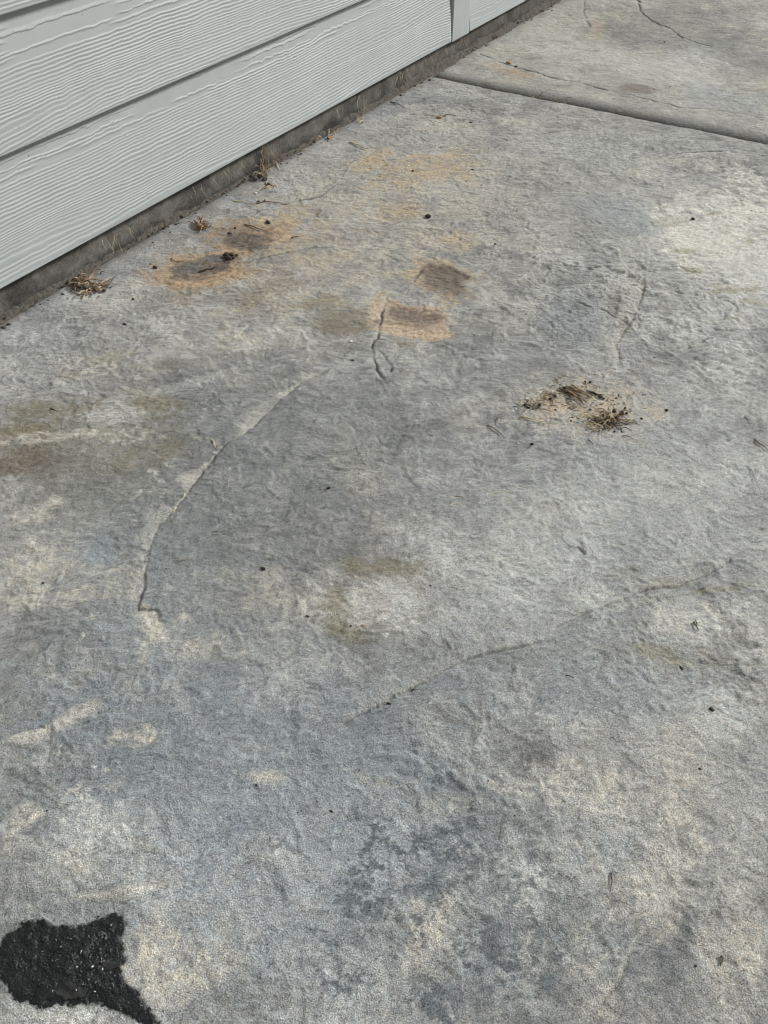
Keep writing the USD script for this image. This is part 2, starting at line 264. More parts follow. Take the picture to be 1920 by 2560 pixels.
# centre and radii in the photograph (1659 wide), tilt, colour, strength, softness, raggedness
B = [
    # broad tones
    (1330, 1150, 420, 330, 0, 'pale', .38, .9, .5), (1500, 1700, 330, 330, 0, 'pale', .25, .9, .5), (1480, 560, 300, 190, 0, 'pale', .45, .9, .5),
    (330, 1150, 420, 330, 0, 'dark', .46, .9, .5), (640, 900, 300, 170, 0, 'dark', .40, .9, .5), (300, 1570, 420, 130, 0, 'dark', .22, .9, .5), (700, 1640, 200, 100, 0, 'dark', .2, .9, .6),
    (1060, 760, 180, 80, 0, 'dark', .2, .9, .6), (1250, 690, 110, 90, 0, 'dark', .25, .9, .6), (1300, 470, 160, 50, 10, 'dark', .22, .8, .6), (1000, 420, 420, 190, 0, 'cream', .16, 1., .6),
    (1400, 100, 420, 140, 0, 'cream', .28, .9, .5), (1500, 260, 330, 50, 10, 'pale', .2, .8, .5), (1260, 330, 160, 60, 0, 'grey', .3, .8, .5), (150, 1000, 260, 130, 0, 'olive', .22, .9, .6),
    (950, 380, 420, 150, -8, 'cream', .30, .95, .8), (760, 470, 260, 90, -10, 'tan', .22, .95, .8), (620, 600, 330, 90, -6, 'tan', .22, .95, .9), (880, 600, 240, 110, 0, 'cream', .16, .95, .9), (1400, 330, 250, 40, 5, 'pale', .25, .9, .8),
    (500, 1720, 620, 460, 0, 'blue', .55, .95, .4), (1000, 1900, 500, 330, 0, 'blue', .30, .95, .4), (1350, 1050, 360, 260, 0, 'blue', .22, .95, .4), (250, 1250, 260, 200, 0, 'blue', .22, .95, .5), (1150, 1400, 330, 160, -10, 'blue', .18, .95, .6), (1350, 470, 110, 34, 15, 'blue', .5, .8, .6), (1300, 520, 60, 50, 10, 'dark', .3, .8, .7), (1230, 690, 70, 50, 0, 'blue', .35, .8, .7),
    (700, 1010, 330, 150, 0, 'dark', .16, .95, .7), (1120, 960, 260, 70, 0, 'dark', .14, .95, .7),
    # right: bleached
    (1560, 500, 170, 110, 0, 'white', .62, .8, .8), (1560, 480, 150, 70, 0, 'white', .5, .6, .6), (1600, 560, 110, 70, 0, 'white', .5, .7, .7), (1480, 520, 55, 35, 0, 'white', .5, .6, .5), (1610, 420, 90, 60, 0, 'white', .45, .6, .6),
    (1600, 620, 110, 60, 0, 'pale', .55, .7, .6), (1480, 700, 130, 30, 0, 'pale', .5, .7, .7), (1590, 800, 120, 90, 0, 'pale', .45, .8, .6),
    (1390, 372, 34, 17, 0, 'cream', .75, .6, .5), (1500, 345, 120, 16, 0, 'cream', .35, .6, .6), (1360, 700, 30, 16, 0, 'taupe', .4, .6, .5),
    (1325, 655, 22, 24, 0, 'taupe', .25, .6, .5), (1340, 715, 14, 50, 20, 'cream', .5, .6, .6),
    (1440, 480, 60, 12, -10, 'moss', .25, .6, .8), (1540, 460, 18, 6, -10, 'moss', .55, .6, .9), (1570, 500, 14, 6, 10, 'moss', .5, .6, .9), (1600, 630, 60, 7, -5, 'moss', .5, .5, .9),
    (1480, 545, 30, 5, 0, 'moss', .5, .6, .9), (1500, 590, 22, 6, 8, 'moss', .5, .6, .9), (1540, 620, 16, 4, 0, 'moss', .4, .6, .9), (1620, 520, 16, 10, -40, 'moss', .5, .6, .9), (1625, 655, 34, 6, 8, 'moss', .4, .6, .9),
    (1560, 695, 40, 4, -4, 'moss', .4, .6, .9), (1585, 600, 18, 4, -12, 'moss', .4, .6, .9),
    # cream and sandy wear
    (1110, 262, 45, 14, 5, 'cream', .65, .6, .6), (975, 272, 80, 20, 8, 'cream', .65, .6, .6), (920, 370, 115, 46, -8, 'tan', .62, .7, .8), (800, 345, 50, 22, -20, 'tan', .75, .6, .7),
    (870, 455, 52, 20, -8, 'tan', .85, .6, .6), (945, 410, 60, 24, -10, 'cream', .4, .7, .8), (960, 445, 70, 14, -8, 'cream', .3, .7, .7), (740, 430, 60, 14, -8, 'cream', .45, .7, .7), (1060, 515, 50, 24, 0, 'cream', .5, .7, .7), (1000, 520, 40, 22, 0, 'tan', .4, .7, .8), (1160, 525, 120, 22, 8, 'cream', .3, .8, .8),
    (830, 540, 90, 22, -4, 'cream', .3, .8, .8), (700, 560, 70, 12, -8, 'tan', .35, .7, .7), (640, 450, 60, 18, -20, 'tan', .35, .7, .7), (700, 395, 50, 16, -20, 'cream', .35, .7, .7), (680, 520, 80, 14, -5, 'brown', .2, .8, .7),
    # clay stain by the wall
    (545, 512, 100, 44, -8, 'olive', .35, .5, .5), (430, 578, 104, 46, -8, 'olive', .40, .5, .5),
    (545, 515, 96, 42, -8, 'orange', .95, .5, .8), (425, 578, 98, 40, -6, 'orange', .97, .4, .6), (490, 598, 60, 16, -8, 'orange', .8, .4, .6), (500, 548, 60, 24, -20, 'orange', .7, .5, .6), (610, 535, 50, 22, -10, 'tan', .7, .6, .7), (560, 480, 70, 12, -5, 'tan', .6, .6, .7),
    (535, 510, 60, 20, 8, 'brown', .55, .6, .6), (530, 522, 56, 22, 6, 'taupe', .92, .4, .5), (560, 540, 30, 10, -10, 'dark', .35, .5, .5), (428, 577, 64, 20, -10, 'taupe', .92, .4, .5), (465, 558, 26, 9, 8, 'dark', .55, .4, .4), (410, 580, 28, 10, -10, 'dark', .4, .5, .5), (540, 490, 40, 12, 15, 'brown', .4, .6, .7),
    (420, 600, 40, 7, -4, 'brown', .55, .6, .9), (498, 560, 18, 6, -10, 'soil', .7, .6, .9),
    (470, 560, 120, 60, -15, 'soil', .26, .9, 1.1), (540, 520, 70, 34, 0, 'soil', .28, .9, 1.1), (420, 585, 70, 26, 0, 'soil', .26, .9, 1.1), (950, 600, 60, 36, 0, 'soil', .5, .9, 1.1), (880, 690, 80, 36, 0, 'brown', .4, .9, 1.1),
    (600, 625, 75, 22, -12, 'olive', .5, .7, .6), (560, 650, 40, 16, -10, 'olive', .35, .7, .6), (640, 640, 80, 24, -5, 'cream', .4, .7, .8), (690, 655, 100, 22, 0, 'tan', .25, .8, .8), (770, 640, 30, 18, 0, 'dark', .35, .7, .6), (700, 610, 40, 14, 0, 'dark', .25, .7, .6),
    # two clay prints in the middle
    (745, 690, 75, 32, -4, 'olive', .58, .6, .6), (690, 660, 50, 22, 0, 'olive', .4, .7, .7), (740, 715, 60, 14, 0, 'brown', .3, .7, .7),
    (948, 606, 78, 46, 4, 'tan', .75, .5, .6), (920, 588, 40, 20, -20, 'tan', .5, .6, .7), (958, 608, 54, 34, 10, 'taupe', .80, .35, .45), (965, 590, 36, 10, 5, 'brown', .45, .5, .6), (905, 598, 22, 4, -52, 'soil', .75, .6, .9), (992, 594, 22, 4, 25, 'soil', .7, .6, .9), (985, 612, 6, 14, 0, 'soil', .5, .6, .9), (925, 578, 14, 4, 0, 'soil', .5, .6, .9),
    (884, 695, 84, 40, 10, 'peach', .95, .25, .35), (890, 686, 64, 24, 10, 'taupe', .80, .6, .5), (940, 686, 24, 6, 6, 'brown', .6, .5, .5), (815, 678, 20, 30, 15, 'peach', .8, .5, .6), (820, 645, 12, 22, 20, 'tan', .6, .6, .7), (812, 700, 12, 9, 0, 'brown', .5, .6, .8), (880, 745, 30, 12, 0, 'olive', .3, .7, .7),
    # left
    (530, 738, 62, 24, 0, 'cream', .72, .5, .6), (600, 722, 50, 12, -10, 'cream', .45, .6, .7), (195, 785, 80, 28, -8, 'cream', .48, .7, .8), (330, 790, 60, 16, 0, 'olive', .3, .7, .8), (250, 770, 60, 10, -5, 'moss', .3, .7, .8), (150, 808, 20, 16, 0, 'olive', .35, .7, .7), (430, 690, 60, 12, -5, 'cream', .3, .7, .8),
    (150, 940, 260, 80, -6, 'olive', .30, .9, .8), (330, 868, 60, 30, 20, 'olive', .6, .7, .7), (100, 885, 130, 26, -5, 'olive', .55, .7, .8), (30, 930, 110, 26, -5, 'olive', .65, .7, .8), (330, 985, 100, 24, -10, 'olive', .42, .8, .8), (60, 1000, 90, 30, -10, 'brown', .5, .8, .8),
    (240, 895, 70, 22, 0, 'pale', .4, .7, .7), (120, 942, 150, 12, -5, 'cream', .5, .7, .8), (270, 945, 60, 16, -5, 'cream', .35, .7, .8), (400, 830, 120, 14, -12, 'pale', .25, .8, .8),
    (70, 1110, 66, 28, -20, 'cream', .6, .7, .7), (110, 1085, 30, 14, 0, 'cream', .4, .7, .7), (80, 1230, 80, 50, -10, 'cream', .35, .8, .9), (90, 1300, 110, 22, -10, 'cream', .4, .8, .8), (210, 1190, 60, 40, 0, 'blue', .5, .8, .7), (270, 1240, 40, 70, 0, 'cream', .3, .8, .8),
    (326, 1344, 22, 42, -32, 'cream', .95, .42, .45), (338, 1372, 16, 12, 0, 'cream', .8, .5, .5), (395, 1342, 20, 20, 0, 'cream', .55, .6, .7), (435, 1392, 34, 16, 0, 'cream', .5, .6, .8), (470, 1375, 14, 14, 0, 'cream', .5, .6, .7), (310, 1415, 14, 26, 10, 'cream', .5, .6, .7), (530, 1300, 12, 20, 0, 'cream', .5, .6, .8),
    (540, 1250, 70, 26, 0, 'cream', .26, .8, .8), (600, 1285, 70, 24, 10, 'cream', .28, .8, .8), (655, 1300, 18, 24, 0, 'cream', .4, .7, .8),
    # round worn patch in the middle
    (810, 1288, 140, 105, 0, 'olive', .34, .8, .5), (830, 1228, 96, 26, 0, 'olive', .62, .7, .7), (722, 1300, 30, 56, 10, 'olive', .60, .7, .7), (750, 1368, 56, 18, 20, 'olive', .60, .7, .7), (825, 1290, 84, 50, 0, 'pale', .62, .6, .5), (790, 1300, 44, 44, 0, 'cream', .5, .6, .5), (900, 1350, 90, 40, 0, 'pale', .35, .8, .8),
    # right of it
    (1060, 1230, 180, 60, 10, 'pale', .25, .8, .8), (1500, 1330, 150, 42, 0, 'white', .45, .7, .7), (1330, 1290, 140, 30, -10, 'pale', .35, .8, .8), (1250, 1080, 140, 60, 0, 'pale', .25, .8, .8), (1560, 1020, 120, 90, 0, 'pale', .3, .8, .8),
    (1565, 1270, 60, 13, -8, 'moss', .5, .6, .9), (1440, 1262, 60, 12, -4, 'olive', .4, .6, .9), (1380, 1296, 90, 8, -8, 'olive', .25, .6, .9), (1420, 1412, 60, 16, 20, 'moss', .45, .6, .9), (1330, 1400, 50, 12, 10, 'olive', .25, .7, .9), (1500, 1420, 110, 20, 8, 'olive', .25, .7, .9), (1520, 1275, 40, 6, 0, 'moss', .4, .6, .9), (1350, 1240, 40, 20, 0, 'olive', .2, .7, .9),
    (1150, 1440, 140, 20, -10, 'grey', .3, .7, .8), (1330, 1500, 260, 70, 0, 'blue', .35, .8, .7), (1290, 1430, 70, 20, -20, 'dark', .2, .7, .8), (1590, 1530, 70, 60, 0, 'pale', .35, .8, .8),
    # lower left
    (165, 1545, 48, 17, -24, 'cream', .75, .5, .5), (60, 1592, 66, 10, -12, 'cream', .65, .6, .6), (290, 1592, 60, 24, -8, 'cream', .42, .7, .8), (590, 1680, 44, 18, 0, 'cream', .45, .7, .8), (560, 1500, 60, 26, 0, 'grey', .3, .8, .8), (600, 1480, 70, 50, 0, 'pale', .22, .8, .8),
    (55, 1765, 50, 26, -30, 'cream', .5, .7, .7), (20, 1830, 26, 40, 0, 'cream', .5, .7, .7), (215, 1790, 46, 42, 0, 'pale', .55, .7, .7), (160, 1870, 80, 42, 0, 'cream', .5, .7, .8), (300, 1830, 40, 26, 0, 'cream', .35, .7, .8), (270, 1925, 130, 12, -8, 'cream', .45, .7, .7), (340, 1950, 60, 30, 0, 'pale', .25, .7, .8),
    (340, 2030, 36, 56, 0, 'cream', .55, .7, .7), (400, 2120, 110, 34, -10, 'cream', .5, .7, .8), (330, 2160, 60, 40, 0, 'cream', .4, .7, .8), (440, 2010, 40, 40, 0, 'blue', .4, .8, .8), (350, 2110, 20, 14, 0, 'dark', .2, .7, .7), (180, 2200, 120, 20, 0, 'pale', .4, .7, .7), (620, 1850, 90, 50, 0, 'pale', .2, .8, .8), (480, 1780, 130, 40, -20, 'blue', .45, .8, .8), (600, 1760, 120, 30, -10, 'dark', .2, .8, .8),
    # lower middle: dark mottles and sandy patches
    (900, 1820, 110, 52, 0, 'dark', .55, .7, 1.2), (1035, 1825, 26, 34, 0, 'dark', .6, .6, 1.1), (780, 1840, 60, 40, 0, 'dark', .45, .7, 1.2), (800, 1960, 60, 40, 0, 'dark', .45, .7, 1.2), (810, 2070, 70, 50, 0, 'dark', .55, .7, 1.2), (1010, 1960, 50, 24, 0, 'dark', .45, .7, 1.2), (1080, 1950, 40, 18, 0, 'dark', .45, .7, 1.2), (850, 2150, 80, 40, 0, 'dark', .4, .7, 1.2), (1060, 2120, 60, 40, 0, 'dark', .5, .7, 1.2), (1010, 2010, 40, 30, 0, 'dark', .45, .7, 1.2), (1150, 2060, 60, 40, 0, 'dark', .4, .7, 1.2), (1100, 2180, 60, 20, 0, 'dark', .4, .7, 1.1), (760, 1770, 60, 30, 0, 'dark', .35, .7, 1.2), (950, 1690, 60, 16, 20, 'dark', .4, .7, 1.1), (680, 2080, 60, 60, 0, 'dark', .3, .8, 1.1), (1180, 1860, 40, 30, 0, 'dark', .3, .7, 1.1), (1240, 1860, 40, 40, 0, 'blue', .4, .7, .9), (1330, 1850, 40, 50, 20, 'blue', .45, .7, .8), (1500, 1980, 50, 50, 0, 'dark', .25, .7, 1.1), (1450, 2100, 80, 60, 0, 'dark', .3, .8, 1.),
    (960, 1740, 70, 24, 0, 'cream', .4, .7, .8), (800, 1680, 60, 12, 15, 'cream', .35, .7, .8), (900, 1990, 90, 60, -20, 'cream', .30, .8, .9), (940, 2050, 50, 60, 10, 'cream', .30, .8, .9), (900, 2100, 60, 30, 0, 'cream', .3, .7, .9), (1160, 1900, 80, 60, 0, 'pale', .3, .8, .9), (1390, 1925, 66, 46, 0, 'cream', .5, .8, .7), (1470, 1640, 60, 60, 0, 'cream', .35, .8, .8), (1440, 1760, 40, 40, 0, 'taupe', .3, .8, .9), (1480, 1830, 46, 80, 0, 'cream', .3, .8, .8), (1430, 2000, 44, 30, 0, 'cream', .4, .7, .8), (1600, 2060, 80, 60, 0, 'cream', .4, .8, .9), (1300, 2180, 60, 40, 0, 'cream', .5, .7, .8), (1250, 2080, 40, 60, 0, 'cream', .25, .8, .9), (1520, 1560, 60, 60, 0, 'pale', .35, .8, .8), (1210, 1700, 160, 60, 10, 'pale', .35, .8, .9), (1590, 1900, 80, 90, 0, 'white', .22, .8, .9),
    (960, 1900, 330, 190, 0, 'dark', .42, .9, 1.2), (1000, 2090, 360, 130, 0, 'dark', .42, .9, 1.2), (1130, 1560, 330, 90, 0, 'dark', .16, .8, 1.1),
    (930, 2000, 120, 70, -20, 'cream', .22, .9, .8), (1250, 1700, 200, 70, 10, 'cream', .35, .8, .9), (1380, 1930, 110, 70, 0, 'cream', .4, .8, .8), (1480, 1700, 60, 150, 0, 'cream', .4, .7, .8), (1600, 2030, 90, 120, 0, 'cream', .45, .8, .8), (200, 1820, 130, 90, 0, 'pale', .35, .8, .9), (360, 2080, 150, 70, -10, 'cream', .45, .7, .8), (90, 1240, 130, 90, 0, 'cream', .35, .8, .9), (440, 1400, 130, 30, 5, 'cream', .28, .8, .9), (620, 1290, 160, 50, 10, 'cream', .2, .9, .9), (1230, 1860, 200, 140, 0, 'pale', .25, .9, .9),
    # straw bed
    (1265, 882, 160, 72, 5, 'cream', .75, .6, .6),
    (1260, 872, 130, 52, 5, 'tan', .35, .6, .7), (1190, 890, 50, 22, 0, 'peach', .35, .6, .7), (1300, 915, 40, 18, 0, 'soil', .35, .6, .9), (1230, 845, 60, 10, 8, 'olive', .4, .6, .9), (1150, 870, 24, 14, 0, 'olive', .4, .6, .9),
    (960, 1900, 300, 170, 0, 'dark', .22, .9, 1.2), (1000, 2090, 340, 120, 0, 'dark', .22, .9, 1.2), (800, 2060, 110, 90, 0, 'dark', .22, .9, 1.2), (900, 1830, 150, 60, 0, 'dark', .30, .8, 1.2), (1080, 2110, 110, 70, 0, 'dark', .22, .8, 1.2),
    # far slab
    (1480, 60, 200, 60, 8, 'dark', .30, .9, .9), (1250, 110, 120, 26, 12, 'pale', .4, .8, .9), (1420, 150, 160, 30, 8, 'pale', .35, .8, .9), (1200, 30, 80, 30, 0, 'cream', .4, .8, .9), (1600, 110, 90, 50, 0, 'dark', .25, .8, 1.), (1330, 60, 60, 30, 0, 'dark', .2, .8, .9), (1560, 210, 130, 26, 8, 'blue', .4, .8, .7),
    (1250, 200, 70, 12, 10, 'cream', .6, .6, .6), (1380, 192, 40, 11, 5, 'brown', .55, .5, .5), (1090, 150, 40, 9, 20, 'peach', .5, .6, .9), (1130, 160, 26, 6, 20, 'orange', .45, .6, .9), (1430, 95, 160, 22, 8, 'dark', .22, .8, .7), (1180, 60, 60, 40, 0, 'cream', .4, .8, .8), (1500, 140, 80, 40, 0, 'pale', .4, .8, .8), (1290, 60, 20, 30, 0, 'peach', .4, .7, .8), (1350, 130, 120, 18, 10, 'cream', .35, .8, .8), (1560, 40, 100, 30, 0, 'dark', .25, .8, .8),
]
def blob_field(x, y, tone, xr, yr):
    """Lays the broad tones and stains over the base tone, each in its own place on the slab."""
    shp = x.shape
    big = fb(x, y, 0.05, 41, 5, 0.62) - 0.5
    fine = fb(x, y, 0.012, 77, 3, 0.6) - 0.5
    mott = 0.7 * fb(x, y, 0.011, 83, 4, 0.75) + 0.3 * fb(x, y, 0.06, 84, 3)
    worn = 0.40 + 0.60 * sst(0.40, 0.56, fb(x, y, 0.030, 85, 5, 0.72))
    sp = sst(0.25, 0.75, fb(x, y, 0.0085, 87, 2, 0.7))
    for k, (bx, by, rx, ry, rot, col, st, soft, rag) in enumerate(B):
        c = V(bx, by)
        J = np.stack([(V(bx + 4, by) - V(bx - 4, by)) / 8, (V(bx, by + 4) - V(bx, by - 4)) / 8], 1)
        r = math.radians(rot)
        Rm = J @ np.array([[math.cos(r), -math.sin(r)], [math.sin(r), math.cos(r)]]) @ np.diag([rx, ry])
        ext = np.abs(Rm).sum(1) * 1.9
        i0, i1 = np.searchsorted(xr, [c[0] - ext[0], c[0] + ext[0]])
        j0, j1 = np.searchsorted(yr, [c[1] - ext[1], c[1] + ext[1]])
        if i1 - i0 < 2 or j1 - j0 < 2: continue
        s = (slice(i0, i1), slice(j0, j1))
        inv = np.linalg.inv(Rm)
        dx, dy = x[s] - c[0], y[s] - c[1]
        u_, v_ = np.abs(inv[0, 0] * dx + inv[0, 1] * dy), np.abs(inv[1, 0] * dx + inv[1, 1] * dy)
        d = np.hypot(u_, v_) if soft > 0.42 else (u_ ** 3 + v_ ** 3) ** (1 / 3)
        d = d + rag * (big[s] * 2.0 + fine[s] * 1.0)
        m = (1 - sst(1 - soft * 0.85, 1 + soft * 0.45, d)) * st
        if rag > 1.05:
            m = np.clip(m * 1.5, 0, 0.8) * sst(0.505, 0.565, mott[s])
        elif rag >= 0.6 and col in ('cream', 'pale', 'tan', 'white'):
            m = np.clip(m * 1.55 * worn[s] * (0.5 + 1.0 * sp[s]), 0, 0.95)
        m = m[..., None]
        tone[s] = tone[s] * (1 - m) + np.array(PAL[col]) * m * (0.9 + 0.4 * vn(x[s], y[s], 0.02, k + 5)[..., None] * 0.6)

def seam_field(x, y, xr, yr, z, tone):
    for pts, kind, w, d, pale in SEAMS:
        reach = 0.30 if kind == 'ledge' else 0.2
        lo, hi = pts.min(0) - reach, pts.max(0) + reach
        i0, i1 = np.searchsorted(xr, [lo[0], hi[0]]); j0, j1 = np.searchsorted(yr, [lo[1], hi[1]])
        if i1 - i0 < 2 or j1 - j0 < 2: continue
        s = (slice(i0, i1), slice(j0, j1))
        px, py = x[s], y[s]
        best = np.full(px.shape, 9.0); side = np.zeros(px.shape); along = np.zeros(px.shape)
        n = len(pts) - 1
        for k in range(n):
            a, b = pts[k], pts[k + 1]
            e = b - a; L = e @ e
            t = np.clip(((px - a[0]) * e[0] + (py - a[1]) * e[1]) / L, 0, 1)
            dd = np.hypot(px - a[0] - t * e[0], py - a[1] - t * e[1])
            cr = e[0] * (py - a[1]) - e[1] * (px - a[0])
            u = dd < best
            best = np.where(u, dd, best); side = np.where(u, np.sign(cr), side); along = np.where(u, (k + t) / n, along)
        fade = sst(0, 0.05, along) * sst(0, 0.05, 1 - along)
        var = 0.25 + 1.3 * sst(0.25, 0.75, vn(px, py, 0.05, 900))
        core = np.exp(-(best / max(w, 0.0028)) ** 2) if kind != 'vein' else np.exp(-(best / 0.0034) ** 2)
        if kind == 'crack':
            var = np.clip((0.5 if w > 0.0035 else 0.15) + 0.7 * var, 0, 1.2)
            z[s] -= d * core * fade * var
            dark = (core * fade * np.clip(var, 0, 1) * 0.92)[..., None]
            tone[s] = tone[s] * (1 - dark) + np.array([0.035, 0.032, 0.029]) * dark
            m = (np.exp(-(best / 0.014) ** 2) * fade * pale * (1 - core))[..., None]
            tone[s] = tone[s] * (1 - m) + np.array(PAL['pale']) * m
        elif kind == 'ledge':
            hi_side = np.where(side > 0, np.exp(-best / 0.09), -0.35 * np.exp(-best / 0.05))
            z[s] += 1.0 * d * hi_side * fade * (0.6 + 0.4 * np.clip(var, 0, 1.3))
            z[s] -= 0.5 * d * core * fade * var
            dark = (core * fade * np.clip(var, 0, 1) * 0.14)[..., None]  # shade along the step painted into the tone, beside the relief
            tone[s] = tone[s] * (1 - dark) + np.array([0.10, 0.095, 0.085]) * dark
            m = (np.where(side < 0, np.exp(-best / 0.05), 0) * fade * 0.26)[..., None]
            tone[s] = tone[s] * (1 - m) + np.array((0.14, 0.155, 0.162)) * m
            m = (np.where(side > 0, np.exp(-best / 0.012), 0) * fade * pale)[..., None]
            tone[s] = tone[s] * (1 - m) + np.array(PAL['cream']) * m
        else:                                        # a worn strip that lies a little low along a torn edge
            ww = w * (0.12 + 1.35 * sst(0.2, 0.9, vn(px, py, 0.05, 901))) + 0.022 * (fb(px, py, 0.016, 17, 4, 0.65) - 0.5)
            strip = (1 - sst(ww * 0.6, ww * 1.35, best)) * (side < 0) * fade
            z[s] += 0.45 * d * np.where(side > 0, np.exp(-best / 0.06), -np.exp(-np.maximum(best - ww, 0) / 0.02) * 0.5) * fade - d * core * fade * var * 0.5
            m = np.clip(strip * pale * (0.3 + 1.1 * vn(px, py, 0.03, 903)), 0, .85)[..., None]
            tone[s] = tone[s] * (1 - m) + np.array((0.425, 0.412, 0.368)) * m
            dark = (core * fade * np.clip(var - 0.55, 0, 1) * 0.6 * min(1, d / 0.002))[..., None]  # shaded face of the torn edge, painted as a dark line
            tone[s] = tone[s] * (1 - dark) + np.array([0.07, 0.065, 0.06]) * dark

from shapely.geometry import Polygon, Point
import shapely
def outline(pts, off, k):
    return np.array([Q(off[0] + x * k, off[1] + y * k)[:2] for x, y in pts])
WET = outline([(-30, 470), (-20, 420), (0, 360), (40, 282), (110, 232), (200, 190), (300, 172), (420, 185), (560, 198), (700, 200), (840, 186), (880, 150), (960, 118), (1050, 108), (1130, 148), (1152, 190), (1142, 330), (1190, 395), (1150, 440), (1152, 560), (1132, 600), (1168, 690), (1200, 735), (1250, 815), (1310, 890), (1352, 960), (1400, 1035), (1470, 1100), (1600, 1190), (1760, 1300), (1700, 1320), (1500, 1190), (1330, 1115), (1200, 1052), (1050, 1002), (960, 932), (820, 908), (700, 932), (560, 938), (430, 952), (300, 930), (180, 902), (105, 830), (55, 735), (5, 640), (-25, 560)], (0, 2260), 0.2712)

def damp(x, y, xr, yr, tone):
    """Concrete that has drawn in water round the wet patch."""
    pg = Polygon(WET).buffer(0)
    x0, y0, x1, y1 = pg.buffer(0.03).bounds
    s = (slice(*np.searchsorted(xr, [x0, x1])), slice(*np.searchsorted(yr, [y0, y1])))
    P = shapely.points(x[s], y[s])
    d = shapely.distance(P, pg.exterior) * np.where(shapely.contains(pg, P), 1, -1)
    d = d + 0.017 * (fb(x[s], y[s], 0.016, 7, 4, 0.75) - 0.5)
    m = (0.88 * sst(-0.0030, 0.0005, d))[..., None]
    tone[s] = tone[s] * (1 - m) + np.array([0.022, 0.023, 0.023]) * m

def rough_mask(x, y):
    """Where the stamped slate texture stands out: more away from the wall."""
    c1, c2, c3 = V(1350, 640), V(1450, 1330), V(1560, 1950)
    r = np.full(np.shape(x), 0.44)
    for c, s, a in ((c1, 0.42, .95), (c2, 0.36, .70), (c3, 0.28, .55), (V(560, 1280), 0.12, .35), (V(1150, 1180), .25, .35)):
        r = np.maximum(r, a * np.exp(-((x - c[0]) ** 2 + (y - c[1]) ** 2) / s ** 2))
    return np.clip(r + 0.25 * (fb(x, y, 0.25, 8, 3) - 0.5), 0.08, 1)

def relief(x, y):
    wx, wy = fb(x, y, 0.10, 3, 3) - 0.5, fb(x, y, 0.10, 4, 3) - 0.5
    z = 0.016 * (fb(x, y, 0.55, 1, 3, 0.45) - 0.5) + 0.004 * (fb(x, y, 0.14, 2, 2) - 0.5)
    R = rough_mask(x, y)
    xa, ya = x * 0.86 + y * 0.5, -x * 0.5 + y * 0.86                 # the slate's grain runs aslant
    xa, ya = xa + 0.05 * wx, ya + 0.05 * wy
    f1 = fb(xa * 0.75, ya, 0.120, 11, 5, 0.62); f2 = fb(xa * 0.85 + 3, ya, 0.060, 12, 4, 0.62); f3 = fb(xa * 0.85 + 7, ya + 2, 0.030, 13, 4, 0.62)
    chip = 1.0 * sst(0.46, 0.515, f1) + 0.8 * sst(0.60, 0.57, f1) + 0.75 * sst(0.47, 0.53, f2) + 0.5 * sst(0.44, 0.53, f3)   # flakes struck off in layers
    g = fb(xa * 0.9, ya, 0.013, 23, 3, 0.65) - 0.5
    z = z + R * (0.0036 * (chip - 1.5) + 0.010 * (fb(xa, ya, 0.09, 15, 3) - 0.5))
    z = z + (0.0010 + 0.0036 * R) * g * 1.5
    low = 0.34 * (chip - 1.9) + g * 1.3                               # where the dark release powder has stayed
    return z, R, low

def base_tone(x, y):
    a = fb(x, y, 0.34, 51, 5, 0.55); b = fb(x + 0.2 * a, y, 0.10, 61, 5, 0.6); c = fb(x, y, 0.022, 71, 4, 0.65); e = fb(x, y, 0.18, 91, 4, 0.55)
    t = np.array([0.292, 0.289, 0.274]) * np.ones(x.shape + (1,))
    t = t * (1 + 0.9 * (b - 0.5) + 0.5 * (c - 0.5) + 0.7 * (a - 0.5))[..., None]
    w = sst(0.50, 0.72, e * 0.55 + b * 0.25 + c * 0.2)[..., None] * 0.42
    t = t * (1 - w) + np.array([0.40, 0.375, 0.315]) * w
    d = sst(0.54, 0.70, a * 0.5 + c * 0.5)[..., None] * 0.28
    t = t * (1 - d) + np.array([0.15, 0.165, 0.178]) * d
    return t

def axis(stops):
    """Coordinates whose spacing changes along the way: [(start, spacing), ...]"""
    o = [stops[0][0]]
    for (a, s), (b, s2) in zip(stops[:-1], stops[1:]):
        while o[-1] < b - 1e-6:
            f = np.clip((o[-1] - a) / (b - a), 0, 1)
            o.append(min(b, o[-1] + s * (s2 / s) ** f))
    return np.array(o)

JOINT_Y = 3.200                                # middle of the joint between the two slabs
def joint_bend(x):
    return 0.010 * (fb(x, x * 0, 0.5, 33, 2) - 0.5)

